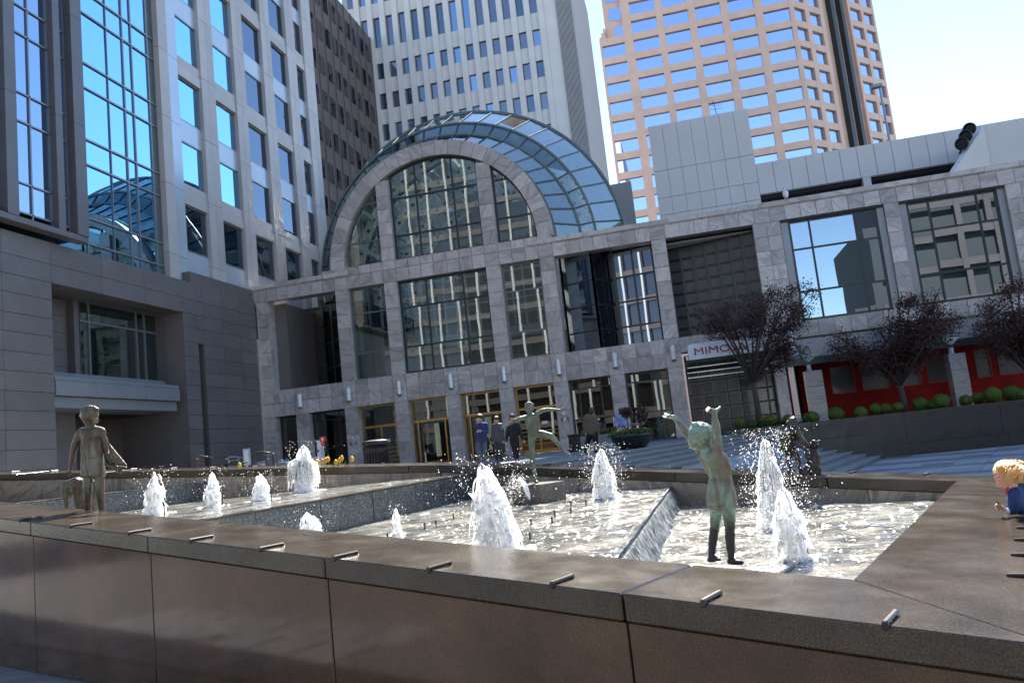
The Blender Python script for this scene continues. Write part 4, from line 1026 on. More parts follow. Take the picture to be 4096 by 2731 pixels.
# ------------------------------------------------------------------ right: red restaurant front under the marble building
rs = thing('red_restaurant_front', 'dark red restaurant front with small windows behind the marble columns', 'building', (9, 34, 1.2))
YR = 34.2
wx = [(5.6, 6.5), (6.75, 7.75), (8.0, 8.95), (9.2, 10.15), (10.95, 11.5), (11.75, 12.75), (13.2, 14.2)]
ed = [4.4]+[v for s in wx for v in s]+[16]
for i in range(len(ed)//2): box('red_panel', M['red'], rs, ed[2*i], ed[2*i+1], YR-.06, YR, 1.2, 4.3)
for a, b in wx:
    box('red_panel', M['red'], rs, a, b, YR-.06, YR, 1.2, 2.25); box('red_panel', M['red'], rs, a, b, YR-.06, YR, 3.35, 4.3)
    box('window', M['dark_glass'], rs, a, b, YR-.02, YR-.01, 2.25, 3.35)
    wf = MB().box(a, b, YR-.08, YR-.05, 2.25, 2.29).box(a, b, YR-.08, YR-.05, 3.31, 3.35).box(a, a+.04, YR-.08, YR-.05, 2.29, 3.31).box(b-.04, b, YR-.08, YR-.05, 2.29, 3.31); wf.build('window_frame', M['sign_red'], rs)
box('back', M['dark_void'], rs, 4.3, 16, YR+.05, YR+.3, 1.2, 4.4)
box('red_panel', M['red'], rs, 3.75, 3.85, 32.6, 34.2, 1.2, 4.4); box('window', M['dark_glass'], rs, 3.7, 3.75, 32.9, 33.9, 2.0, 3.4)
box('ceiling', M['metal_panel'], rs, 3.4, 16, 32.3, 34.4, 4.35, 4.48)
for x0 in (3.42, 5.5, 7.6, 9.7, 11.8): box('fascia', M['metal_panel'], rs, x0+.008, x0+2.07, 32.1, 32.4, 3.72, 4.42)
box('fascia', M['mull_dark'], rs, 3.42, 13.9, 32.05, 32.35, 3.45, 3.70)
lo = MB()
for x0, x1 in ((4.36, 4.98), (9.42, 9.98)):
    col = thing('marble_column', 'stub marble column with a flared cup, '+('left of the red front' if x0 < 5 else 'right of the middle tree'), 'column', ((x0+x1)/2, 32.2, 1.2), 'marble stub columns by the red front')
    for z0, z1 in ((1.2, 1.95), (1.95, 2.6), (2.6, 3.2)): box('block', M['marble'], col, x0, x1, 31.95, 32.5, z0+.006, z1-.006)
    MB().lathe([(.1, 3.2), (.08, 3.35), (.12, 3.5), (.3, 3.75), (.33, 3.78)], ((x0+x1)/2-.1, 32.2, 0), 18).build('cup', M['lamp'], col, smooth=True)
p2 = MB(); box('pier', M['marble'], rs, 3.28, 3.7, 32.05, 32.6, 1.2, 4.5)
# ------------------------------------------------------------------ restaurant sign and louvred canopy
sg = thing('restaurant_sign', 'white illuminated restaurant sign with dark red letters over the black canopy', 'sign', (2.2, 31.3, 4.4))
YS = 31.25
a, b_ = onY(2748, 1380, YS), onY(2748, 1442, YS); rgt = onY(3110, 1330, YS)
sx0, sx1, sz0, sz1 = a.x, rgt.x+.55, b_.z, a.z+.02
n = 6; rc = .14; P = [(sx0, YS, sz0), (sx1, YS, sz0)]+[(sx1-rc+rc*math.cos(t*math.pi/2/n), YS, sz1-rc+rc*math.sin(t*math.pi/2/n)) for t in range(n+1)]
mid = (sx0+sx1)/2
P += [(mid+.75, YS, sz1)]+[(mid+.75-1.5*k/8, YS, sz1+.16*math.sin(math.pi*k/8)) for k in range(1, 8)]+[(mid-.75, YS, sz1)]
P += [(sx0+rc-rc*math.sin(t*math.pi/2/n), YS, sz1-rc+rc*math.cos(t*math.pi/2/n)) for t in range(n+1)]
MB().extrude(P, (0, .16, 0)).build('panel', M['sign'], sg)
box('ledge', M['sign'], sg, sx0-.02, sx1+.02, YS-.06, YS+.16, sz0-.13, sz0-.005)
def text(s, x, y, z, size, mat, parent, name='lettering', depth=.012, rot=None, width=None):
    cu = bpy.data.curves.new(name, 'FONT'); cu.body = s; cu.size = size; cu.extrude = depth; cu.resolution_u = 3
    to = bpy.data.objects.new('tmp', cu); COL.objects.link(to)
    dg = bpy.context.evaluated_depsgraph_get(); dg.update(); me = bpy.data.meshes.new_from_object(to.evaluated_get(dg))
    COL.objects.unlink(to); bpy.data.objects.remove(to)
    w = max(v.co.x for v in me.vertices)-min(v.co.x for v in me.vertices)
    if width:
        k = width/w
        for v in me.vertices: v.co.x *= k
    me.materials.clear(); me.materials.append(mat)
    Mx = Matrix.Translation((x, y, z)) @ (rot or Matrix.Rotation(math.pi/2, 4, 'X'))
    return link(bpy.data.objects.new(name, me), parent, Mx)
text('MIMOSA GRILL', sx0+.2, YS-.012, sz0+.16, .40, M['sign_red'], sg, width=sx1-sx0-.45)
MB().lathe([(.12, -.01), (.12, .02)], (0, 0, 0), 4)
dm = MB().extrude([(mid-.42, YS-.02, sz1+.05), (mid-.27, YS-.02, sz1-.08), (mid-.12, YS-.02, sz1+.05), (mid-.27, YS-.02, sz1+.18)], (0, .015, 0)); dm.build('emblem', M['orange_red'], sg)
cn = thing('louvred_canopy', 'black louvred canopy under the white restaurant sign', 'canopy', (2, 31.5, 4.2))
box('front_beam', M['black_metal'], cn, -.02, 3.75, 31.05, 31.15, 4.1, sz0-.14)
for k in range(5): box('louvre', M['black_metal'], cn, .02, 3.7, 31.2+.38*k, 31.42+.38*k, 3.96-.06*k, 3.99-.06*k)
for k in range(5): box('strap', M['white'], cn, .05+.86*k, .13+.86*k, 31.0, 31.05, 4.1, 4.26)
for x in (-.03, 3.7): box('side_beam', M['black_metal'], cn, x, x+.08, 31.1, 33.2, 3.7, 4.1)
for k in range(4): box('louvre_edge', M['steel'], cn, .02, 3.7, 31.16+.45*k, 31.18+.45*k, 4.0-.17*k, 4.03-.17*k)

# ------------------------------------------------------------------ the buildings across the street, seen only as reflections in the glass
ob = thing('street_office_block', 'pale office block with white piers across the street behind the viewer, mirrored in the arch', 'building', (-18, -45, 0))
box('wall', M['wing_glass'], ob, -62, 3, -60, -42, 0, 46)
for i in range(23): box('pier', M['concrete'], ob, -62+2.9*i, -61.7+2.9*i, -42, -41.2, 0, 46)
for j in range(11): box('floor_band', M['wing'], ob, -62, 3, -42, -41.6, 3.6+4*j, 4.4+4*j)
sb = thing('dark_street_block', 'dim stepped building across the street behind the viewer, mirrored in the right windows', 'building', (40, -45, 0))
for k, (a, h) in enumerate(((21, 14), (24, 24), (27.5, 31), (31, 40))): box('stage', M['street_dark'], sb, a, 70, -62+k, -40-k*.5, 0, h)
for j in range(9): box('floor_band', M['wing'], sb, 24+.4*j, 70, -40, -39.8, 5+4*j, 5.9+4*j)
for i in range(9): box('pier', M['wing'], sb, 34+4*i, 34.7+4*i, -40, -39.7, 0, 40)
# ------------------------------------------------------------------ figures
def capsules(chains, balls, seg=12):
    b = MB()
    for ch in chains:
        for (p, r), (q, s) in zip(ch, ch[1:]):
            b.tube([p, q], [r, s], seg)
        for p, r in ch: b.ball(p, r, seg, 8)
    for it in balls: b.ball(it[0], it[1], 16, 12, it[2] if len(it) > 2 else None)
    return b
def skin_over(name, b, mat, voxel, parent=None, it=3, rough=0.0, rscale=20, seed=0):
    """one continuous surface grown over the limbs"""
    me0 = b.mesh('tmp', mat); ob0 = bpy.data.objects.new('tmp', me0); COL.objects.link(ob0)
    rm = ob0.modifiers.new('r', 'REMESH'); rm.mode = 'VOXEL'; rm.voxel_size = voxel
    sm = ob0.modifiers.new('s', 'SMOOTH'); sm.factor = .5; sm.iterations = it
    dg = bpy.context.evaluated_depsgraph_get(); dg.update()
    me = bpy.data.meshes.new_from_object(ob0.evaluated_get(dg)); me.name = name
    COL.objects.unlink(ob0); bpy.data.objects.remove(ob0)
    if rough:
        me.update()
        nor = [v.normal.copy() for v in me.vertices]
        for v, nn in zip(me.vertices, nor):
            v.co += nn*noise.noise(v.co*rscale+Vector((seed, 0, 0)))*rough
    me.polygons.foreach_set('use_smooth', [True]*len(me.polygons))
    me.materials.clear(); me.materials.append(mat)
    return link(bpy.data.objects.new(name, me), parent)
class Frame:
    """picture-space sketch frame: points traced in a detail view, each at its own distance"""
    def __init__(s, x0, y0, k, d): s.x0, s.y0, s.k, s.d = x0, y0, k, d
    def p(s, x, y, dd=0): return W(s.x0+x*s.k, s.y0+y*s.k, s.d+dd)
    def r(s, r): return r*s.k*s.d/FPX
    def ch(s, *pts): return [(s.p(a[0], a[1], a[2]), s.r(a[3])) for a in pts]
    def hand(s, wrist, tip, spread, r, dd=0, up=(0, -1)):
        """palm, four unequal fingers and a thumb, from wrist to tip in the sketch plane"""
        wx, wy = wrist; tx, ty = tip; dx, dy = tx-wx, ty-wy; L = math.hypot(dx, dy); ux, uy = dx/L, dy/L; out = []
        out.append(s.ch((wx, wy, dd, r), (wx+dx*.45, wy+dy*.45, dd, r*1.15)))
        for i, f in enumerate((.86, 1.0, .96, .8)):
            o = (i-1.5)*spread; z = (i-1.5)*s.r(r)*.75
            out.append([(s.p(wx+dx*.4-uy*o*.35, wy+dy*.4+ux*o*.35, dd+z), s.r(r*.52)), (s.p(wx+dx*.7*f-uy*o*.8, wy+dy*.7*f+ux*o*.8, dd+z*1.25), s.r(r*.45)), (s.p(wx+dx*f-uy*o, wy+dy*f+ux*o+up[1]*r*.25, dd+z*1.4), s.r(r*.36))])
        out.append([(s.p(wx+dx*.15, wy+dy*.15, dd-s.r(r)*.6), s.r(r*.55)), (s.p(wx+dx*.4+up[0]*r, wy+dy*.4+up[1]*r*1.2, dd-s.r(r)*1.6), s.r(r*.42))])
        return out
def axes_tilt(a, b=0):
    """rotation that turns an upright ellipsoid by a in the picture plane"""
    q = Matrix((CR, CU, -CF)).transposed()
    return q @ Matrix.Rotation(a, 3, 'Z') @ Matrix.Rotation(b, 3, 'X')

def ell_tube(f, rings, n=40, fold=.0, seed=0, nf=9):
    """cloth tube hung on a figure: rings of (x, y, distance, half width px, half depth px)"""
    b = MB(); v = []; m = len(rings)
    for i, (x, y, dd, rx, rd) in enumerate(rings):
        for j in range(n):
            a = 2*math.pi*j/n; k = 1+fold*(i/(m-1))*math.sin(nf*a+seed+i*.3)
            v.append(f.p(x+rx*k*math.cos(a), y, dd+f.r(rd)*k*math.sin(a)))
    fc = [(i*n+j, i*n+(j+1) % n, (i+1)*n+(j+1) % n, (i+1)*n+j) for i in range(m-1) for j in range(n)]+[tuple(range(n)), tuple(range((m-1)*n, m*n))]
    return b.add(v, fc)
# girl reaching up, standing in the lower pool
f = Frame(2600, 1580, .459, depth_of(onZ(2905, 2262, .575)))
G1 = [f.ch((538, 1395, .05, 30), (548, 1270, .06, 40), (562, 1160, .06, 42), (580, 1000, .05, 56), (590, 930, .05, 62)),
      f.ch((520, 1432, .04, 26), (560, 1425, .02, 27), (606, 1432, -.02, 17)),
      f.ch((706, 1400, -.06, 32), (700, 1280, -.05, 41), (695, 1160, -.05, 44), (685, 1000, -.05, 60), (675, 930, -.04, 66)),
      f.ch((700, 1450, -.06, 28), (745, 1452, -.08, 29), (806, 1460, -.12, 18)),
      f.ch((568, 765, .03, 62), (566, 860, .03, 72), (566, 945, .03, 76)), f.ch((665, 765, -.03, 62), (676, 860, -.03, 74), (682, 945, -.03, 80)), f.ch((616, 780, 0, 82), (624, 945, 0, 92)),
      f.ch((612, 770, 0, 92), (604, 690, 0, 92), (570, 600, 0, 98), (535, 530, 0, 96)), f.ch((655, 720, 0, 62), (640, 600, 0, 70), (585, 520, 0, 62)), f.ch((530, 640, 0, 55), (470, 520, 0, 60)),
      f.ch((505, 500, 0, 62), (462, 440, 0, 54)),
      f.ch((585, 545, -.09, 52), (588, 470, -.11, 44), (584, 370, -.12, 39), (574, 270, -.12, 38), (566, 200, -.12, 28), (562, 150, -.12, 23)),
      f.ch((440, 480, .10, 50), (370, 395, .14, 40), (305, 318, .15, 36), (255, 250, .16, 29), (212, 192, .16, 20))]
G1 += f.hand((560, 140), (478, 124), 15, 21, -.12) + [f.ch((570, 140, -.12, 20), (600, 122, -.11, 14), (610, 102, -.1, 8))]
G1 += f.hand((212, 190), (106, 182), 14, 19, .16)
hd = [(f.p(438, 352), (f.r(104), f.r(122), f.r(112)), axes_tilt(.35)), (f.p(470, 330, -.03), (f.r(84), f.r(92), f.r(90)), axes_tilt(.2)), (f.p(405, 400), f.r(78)), (f.p(520, 285, -.01), f.r(26)), (f.p(538, 310, 0), f.r(14)), (f.p(500, 420, -.03), f.r(38)), (f.p(470, 400, -.11), f.r(16))]
for i in range(8): hd.append((f.p(372+17*i, 240+abs(i-3)*2, -.02*(i % 3)), f.r(13)))
st = skin_over('bronze_statue', capsules(G1, hd), M['bronze_green'], .0075, None, 3, .004, 30)
ell_tube(f, [(615, 745, 0, 101, 88), (614, 775, 0, 106, 92), (618, 830, 0, 116, 100), (622, 890, 0, 122, 104), (628, 952, 0, 129, 108), (628, 962, 0, 126, 105)], fold=.035, nf=7).build('shorts', M['bronze_green'], st, smooth=True)
ell_tube(f, [(613, 742, 0, 105, 91), (613, 752, 0, 107, 93), (613, 762, 0, 105, 91)]).build('waistband', M['bronze_green'], st, smooth=True)
tag(st, 'green patinated bronze child with both arms raised and palms up, standing in the pool', 'statue')

# balancing child
f = Frame(1960, 1560, .2806, depth_of(onZ(2146, 1930, 1.055)))
G2 = [f.ch((500, 392, 0, 38), (430, 405, -.02, 33), (372, 425, -.03, 30), (300, 465, -.03, 24), (228, 508, -.03, 17)),
      f.ch((668, 335, 0, 38), (745, 290, 0, 32), (825, 278, 0, 29), (905, 280, 0, 23), (985, 282, 0, 16)),
      f.ch((585, 400, 0, 74), (600, 470, 0, 74), (618, 560, 0, 66), (612, 640, 0, 72)), f.ch((520, 400, 0, 45), (650, 370, 0, 48)), f.ch((548, 410, .0, 55), (575, 560, 0, 52)), f.ch((640, 400, 0, 48), (655, 560, 0, 48)),
      f.ch((570, 370, 0, 34), (566, 315, 0, 34)),
      f.ch((595, 650, 0, 60), (594, 760, 0, 50), (600, 880, 0, 42), (612, 1020, 0, 40), (630, 1150, 0, 29), (640, 1240, 0, 25), (648, 1295, -.02, 24), (678, 1312, -.08, 18)), f.ch((628, 1300, .03, 20), (650, 1305, 0, 20)),
      f.ch((660, 620, 0, 60), (760, 628, -.02, 52), (870, 655, -.03, 43), (930, 720, -.03, 38), (1000, 800, -.02, 31), (1065, 870, -.02, 23), (1105, 905, -.03, 22), (1140, 920, -.05, 16))]
G2 += f.hand((228, 508), (142, 552), 16, 16) + f.hand((985, 282), (1075, 270), 9, 15)
hd = [(f.p(560, 248), (f.r(66), f.r(84), f.r(72)), axes_tilt(-.05)), (f.p(565, 290, -.02), f.r(48)), (f.p(560, 275, -.075), f.r(13)), (f.p(626, 265, 0), f.r(13)), (f.p(497, 268, 0), f.r(12))]
for i in range(12): hd.append((f.p(512+9*i, 205-22*math.sin(math.pi*i/11), .02*((i % 3)-1)), f.r(20)))
st = skin_over('bronze_statue', capsules(G2, hd), M['bronze_dull'], .009, None, 2, .004, 28)
tag(st, 'small green bronze child balancing on one leg with arms outstretched, on a stone block', 'statue')

# boy holding a toy boat
f = Frame(200, 1580, .306, 8.5)
G3 = [f.ch((395, 480, 0, 50), (345, 600, 0, 47), (308, 720, 0, 42), (290, 830, 0, 34), (275, 940, -.01, 26)),
      f.ch((672, 470, 0, 52), (705, 590, 0, 48), (735, 720, 0, 42), (775, 810, -.04, 34), (812, 868, -.06, 28)),
      f.ch((470, 500, 0, 85), (490, 640, 0, 80), (495, 800, 0, 82), (490, 940, 0, 80)), f.ch((600, 490, 0, 90), (590, 640, 0, 84), (605, 800, 0, 86), (630, 940, 0, 84)), f.ch((535, 540, 0, 120), (545, 760, 0, 112), (558, 960, 0, 120)),
      f.ch((480, 980, 0, 76), (478, 1015, 0, 76)), f.ch((640, 980, 0, 80), (644, 1010, 0, 80)), f.ch((525, 420, 0, 60), (518, 350, 0, 58)), f.ch((420, 470, 0, 50), (640, 462, 0, 54)),
      f.ch((498, 1030, 0, 66), (492, 1200, 0, 58), (492, 1340, .01, 50), (496, 1480, .02, 46), (500, 1640, .02, 34), (502, 1735, .02, 32), (500, 1760, -.1, 22)),
      f.ch((640, 1030, 0, 68), (652, 1200, 0, 58), (664, 1340, .01, 50), (680, 1480, .02, 46), (690, 1640, .02, 34), (694, 1735, .02, 32), (694, 1760, -.1, 22))]
G3 += f.hand((275, 940), (238, 1060), 22, 24) + f.hand((812, 868), (876, 905), 18, 26, -.06)
hd = [(f.p(515, 255), (f.r(112), f.r(118), f.r(115)), axes_tilt(0)), (f.p(520, 320), f.r(85)), (f.p(600, 330, .06), f.r(40)), (f.p(618, 275, .0), f.r(22)), (f.p(404, 270, .0), f.r(20))]
for i in range(14): hd.append((f.p(420+15*i, 190-30*math.sin(math.pi*i/13), .05*((i*5 % 7)/3-1)), f.r(30)))
boy = skin_over('bronze_statue', capsules(G3, hd), M['bronze'], .009, None, 2, .005, 22)
ell_tube(f, [(530, 560, 0, 150, 118), (545, 680, 0, 150, 112), (553, 790, 0, 148, 110), (560, 900, 0, 152, 114), (564, 1000, 0, 160, 120), (565, 1052, 0, 163, 124), (565, 1060, 0, 158, 120)], fold=.03, nf=8).build('shirt', M['bronze'], boy, smooth=True)
ell_tube(f, [(552, 800, 0, 151, 113), (552, 812, 0, 154, 116), (553, 824, 0, 151, 113)]).build('seam', M['bronze'], boy, smooth=True)
tag(boy, 'bronze boy seen from behind holding a toy sailing boat, standing in the upper pool', 'statue')
tb = MB(); hull = []
for i, (x, y, w, h) in enumerate(((700, 900, 6, 6), (770, 925, 30, 28), (850, 945, 42, 40), (930, 950, 36, 32), (990, 945, 16, 12), (1015, 942, 4, 4))): hull.append((f.p(x, y, -.08), f.r(min(w, 30))))
tb = capsules([hull, f.ch((862, 920, -.11, 13), (872, 985, -.11, 16)), f.ch((905, 1000, -.09, 20), (908, 1035, -.09, 8)), f.ch((875, 985, -.09, 16), (930, 990, -.09, 12))], [])
boat = skin_over('toy_boat', tb, M['bronze'], .007, boy, 2)
sl = MB().extrude([f.p(775, 640, -.06), f.p(1000, 912, -.12), f.p(880, 895, -.10), f.p(808, 862, -.08)], CF*.014).build('sail', M['bronze'], boat, bevel=.003)
MB().tube([f.p(770, 612, -.06), f.p(800, 900, -.07)], f.r(9), 8).build('mast', M['bronze'], boat)

# child crouching behind the boy
f = Frame(200, 1580, .306, 9.7)
G4 = [f.ch((340, 1150, .02, 85), (400, 1290, .02, 95), (430, 1450, .02, 100)), f.ch((350, 1140, 0, 72), (430, 1180, 0, 88), (500, 1260, 0, 104), (520, 1380, 0, 110), (500, 1480, 0, 110)), f.ch((560, 1180, .05, 80), (590, 1300, 0, 70), (580, 1460, 0, 75)),
      f.ch((330, 1130, -.05, 58), (250, 1150, -.08, 44), (190, 1190, -.1, 38), (185, 1290, -.1, 34), (210, 1400, -.1, 28), (215, 1470, -.1, 24)), f.ch((440, 1480, 0, 70), (420, 1600, 0, 60)), f.ch((560, 1480, 0, 70), (590, 1600, 0, 60))]
st = skin_over('bronze_statue', capsules(G4, [(f.p(300, 1260, .28), (f.r(100), f.r(112), f.r(105)), axes_tilt(.5))]), M['bronze'], .011, None, 2, .012, 12)
tag(st, 'bronze child bending down into the water behind the boy with the boat', 'statue')

# girl and small child on the far coping
a_, b_, c_ = .75, -.08, .02
rr = ray(3182, 1897); tt = (a_-EYE.z)/(rr.z-b_*rr.x-c_*rr.y)
f = Frame(3050, 1620, .2105, tt)
G5 = [f.ch((560, 420, 0, 95), (540, 500, 0, 120), (500, 600, .02, 122), (480, 700, .04, 128), (490, 790, .04, 120), (500, 850, .02, 100)), f.ch((640, 460, 0, 75), (650, 600, 0, 70)),
      f.ch((510, 880, .02, 62), (506, 1000, .02, 50), (508, 1100, .02, 44), (515, 1230, .02, 34), (520, 1305, .02, 32), (575, 1322, -.03, 24)),
      f.ch((600, 860, -.02, 66), (650, 980, -.03, 52), (680, 1080, -.04, 46), (710, 1200, -.04, 36), (725, 1290, -.04, 32), (775, 1308, -.08, 22)),
      f.ch((665, 500, -.08, 52), (735, 640, -.1, 42), (790, 780, -.1, 36), (825, 900, -.1, 28), (840, 940, -.1, 26)),
      f.ch((660, 520, .1, 50), (780, 660, .1, 40), (880, 780, .08, 34), (960, 890, .04, 28), (1000, 925, .02, 24))]
st = skin_over('bronze_statue', capsules(G5, [(f.p(592, 305), (f.r(115), f.r(98), f.r(110)), axes_tilt(.1)), (f.p(480, 330), f.r(44)), (f.p(690, 300), f.r(52)), (f.p(600, 380, -.05), f.r(50))]), M['bronze_dark'], .009, None, 2, .009, 16)
ell_tube(f, [(560, 430, 0, 120, 110), (520, 540, 0, 150, 125), (490, 640, .02, 150, 125), (478, 740, .03, 160, 130), (485, 830, .03, 165, 135), (490, 875, .03, 158, 130)], fold=.05, nf=8).build('dress', M['bronze_dark'], st, smooth=True)
tag(st, 'dark bronze girl in a short skirt leaning over with outstretched arms, on the far coping', 'statue')
G6 = [f.ch((985, 850, 0, 60), (985, 940, 0, 100), (980, 1080, 0, 118), (960, 1220, 0, 130), (950, 1290, 0, 125)), f.ch((900, 930, -.08, 40), (850, 1010, -.1, 34), (835, 960, -.1, 28)), f.ch((850, 1180, -.08, 60), (800, 1290, -.12, 50)), f.ch((1060, 1200, -.02, 60), (1070, 1300, -.02, 50))]
st = skin_over('bronze_statue', capsules(G6, [(f.p(990, 750), (f.r(82), f.r(90), f.r(85)), axes_tilt(0)), (f.p(1090, 690), f.r(36)), (f.p(930, 760), f.r(24)), (f.p(960, 690, -.04), f.r(30))]), M['bronze_dark'], .009, None, 2, .006, 20)
tag(st, 'dark bronze small child sitting in front of the leaning girl on the far coping', 'statue')

# ------------------------------------------------------------------ people
def person(label, f, parts, skinmat, head, vox=.017, extra=()):
    """parts: list of (name, material, chains, balls, scale); the body carries every limb, clothes lie over it"""
    bc, bb = [], list(head['body'])
    for nm, mat, chs, bl in parts:
        bc += [[(p, r*.8) for p, r in c] for c in chs]
    bc += head.get('limbs', [])
    body = skin_over('person', capsules(bc, bb), M[skinmat], vox, None, 2)
    tag(body, label, 'person')
    for nm, mat, chs, bl in parts:
        skin_over(nm, capsules(chs, bl), M[mat], vox, body, 2, .004, 14)
    if 'hair' in head: skin_over('hair', capsules([], head['hair']), M[head['hairmat']], vox*.7, body, 2, .004, 40)
    return body
def headset(f, x, y, rx, ry, dd=0, turn=0, hair=1.0):
    rx *= 1.1; ry *= 1.1
    b = [(f.p(x, y, dd), (f.r(rx), f.r(ry), f.r(rx*1.15)), axes_tilt(0)), (f.p(x+turn*rx*.15, y+ry*.45, dd-f.r(rx)*.25), f.r(rx*.7)), (f.p(x+turn*rx*.75, y+ry*.12, dd-f.r(rx)*(1.05 if abs(turn) < .5 else .5)), f.r(rx*.2)),
         (f.p(x-rx*.98, y+ry*.1, dd), f.r(rx*.2)), (f.p(x+rx*.98, y+ry*.1, dd), f.r(rx*.2)), (f.p(x+turn*rx*.5, y+ry*.8, dd-f.r(rx)*.45), f.r(rx*.38))]
    h = [(f.p(x-turn*rx*.12, y-ry*.40, dd+f.r(rx)*.12*hair), (f.r(rx*1.14), f.r(ry*.80), f.r(rx*1.25)), axes_tilt(-.1*turn)), (f.p(x-turn*rx*.35, y+ry*.1, dd+f.r(rx)*.35*hair), f.r(rx*.85))]
    return b, h
f = Frame(1800, 1620, .1786, depth_of(onZ(1800+.1786*775, 1620+.1786*1338, 1.2)))
hb, hh = headset(f, 655, 305, 66, 88, 0, -.6)
limbs = [f.ch((700, 400, 0, 38), (720, 460, 0, 45))] + f.hand((690, 575), (555, 580), 22, 26, -.25)
person('man in navy pullover and grey jeans looking down at his phone by the doors', f, [
    ('pullover', 'navy', [f.ch((620, 450, 0, 62), (790, 445, 0, 68)), f.ch((700, 480, 0, 105), (715, 620, 0, 112), (715, 780, 0, 104)), f.ch((625, 480, -.02, 55), (585, 590, -.1, 48), (590, 620, -.22, 40)), f.ch((805, 480, 0, 58), (815, 600, -.02, 52), (740, 600, -.16, 45), (680, 585, -.22, 36)), f.ch((640, 560, 0, 60), (640, 770, 0, 58)), f.ch((770, 560, 0, 62), (775, 770, 0, 60))], []),
    ('jeans', 'denim', [f.ch((655, 830, 0, 66), (622, 930, -.05, 60), (640, 1050, -.08, 52), (720, 1160, 0, 42), (775, 1250, .15, 36)), f.ch((765, 830, 0, 66), (765, 960, 0, 58), (760, 1080, 0, 48), (770, 1270, 0, 40)), f.ch((660, 815, 0, 70), (765, 815, 0, 70))], []),
    ('shoes', 'shoe', [f.ch((772, 1310, 0, 30), (800, 1330, -.1, 26)), f.ch((820, 1260, .2, 30), (880, 1215, .28, 26))], [])], 'skin', dict(body=hb, hair=hh, hairmat='hair_dark', limbs=limbs))
ph = MB().box(-.04, .04, -.08, .08, -.006, .006, Matrix.Translation(f.p(560, 555, -.27)) @ Matrix.Rotation(.9, 4, 'X')).build('phone', M['black_metal'], None, bevel=.003); tag(ph, 'black phone in the hands of the man in navy', 'phone')
f = Frame(1800, 1620, .1786, depth_of(onZ(1800+.1786*1120, 1620+.1786*1275, 1.2)))
hb, hh = headset(f, 1035, 340, 55, 76, 0, -.1)
person('man in a grey quilted jacket and dark trousers standing in the doorway', f, [
    ('jacket', 'puffer', [f.ch((985, 460, 0, 52), (1140, 455, 0, 55)), f.ch((1060, 490, 0, 92), (1065, 640, 0, 98), (1070, 790, 0, 100)), f.ch((965, 490, 0, 46), (950, 640, 0, 42), (955, 770, -.04, 34)), f.ch((1160, 490, 0, 46), (1185, 640, 0, 42), (1190, 770, -.04, 34))], []),
    ('trousers', 'grey_cloth', [f.ch((1020, 830, 0, 56), (1035, 1020, 0, 46), (1060, 1220, .04, 38)), f.ch((1115, 830, 0, 56), (1125, 1020, 0, 46), (1140, 1230, 0, 38)), f.ch((1030, 810, 0, 62), (1110, 810, 0, 62))], []),
    ('shoes', 'shoe', [f.ch((1065, 1250, .04, 26), (1060, 1268, -.08, 22)), f.ch((1140, 1250, 0, 26), (1135, 1272, -.12, 22))], [])], 'skin', dict(body=hb, hair=hh, hairmat='hair_dark', limbs=[f.ch((1045, 420, 0, 32), (1050, 460, 0, 40))]+f.hand((955, 790), (965, 870), 14, 22)+f.hand((1190, 790), (1192, 870), 14, 22)))
f = Frame(1800, 1620, .1786, depth_of(onZ(1800+.1786*1500, 1620+.1786*1275, 1.2)))
hb, hh = headset(f, 1395, 295, 58, 78, 0, 0)
hh += [(f.p(1340, 320, .02), f.r(34)), (f.p(1450, 315, .02), f.r(34))]
person('woman with dark red hair in a black zipped jacket and black trousers walking', f, [
    ('jacket', 'black_cloth', [f.ch((1335, 440, 0, 50), (1515, 435, 0, 52)), f.ch((1425, 470, 0, 95), (1430, 600, 0, 92), (1435, 700, 0, 100)), f.ch((1320, 470, 0, 50), (1280, 620, 0, 46), (1262, 790, -.05, 36)), f.ch((1530, 470, 0, 50), (1580, 620, 0, 46), (1640, 760, -.02, 36))], []),
    ('trousers', 'black_cloth', [f.ch((1385, 780, 0, 62), (1420, 950, 0, 52), (1475, 1190, -.05, 34)), f.ch((1490, 780, 0, 62), (1510, 950, 0, 50), (1515, 1180, .06, 34)), f.ch((1395, 760, 0, 66), (1480, 760, 0, 66))], []),
    ('shoes', 'pink_cloth', [f.ch((1478, 1225, -.05, 28), (1488, 1268, -.16, 26)), f.ch((1525, 1215, .06, 28), (1545, 1235, -.04, 24))], [])], 'skin', dict(body=hb, hair=hh, hairmat='hair_red', limbs=[f.ch((1400, 380, 0, 32), (1415, 430, 0, 40))]+f.hand((1258, 810), (1268, 910), 18, 25)+f.hand((1645, 780), (1665, 870), 18, 25)))
f = Frame(2250, 1560, .1913, depth_of(onZ(2250+.1913*560, 1560+.1913*1310, 1.2)))
hb, hh = headset(f, 612, 455, 52, 74, 0, .4, -1.6)
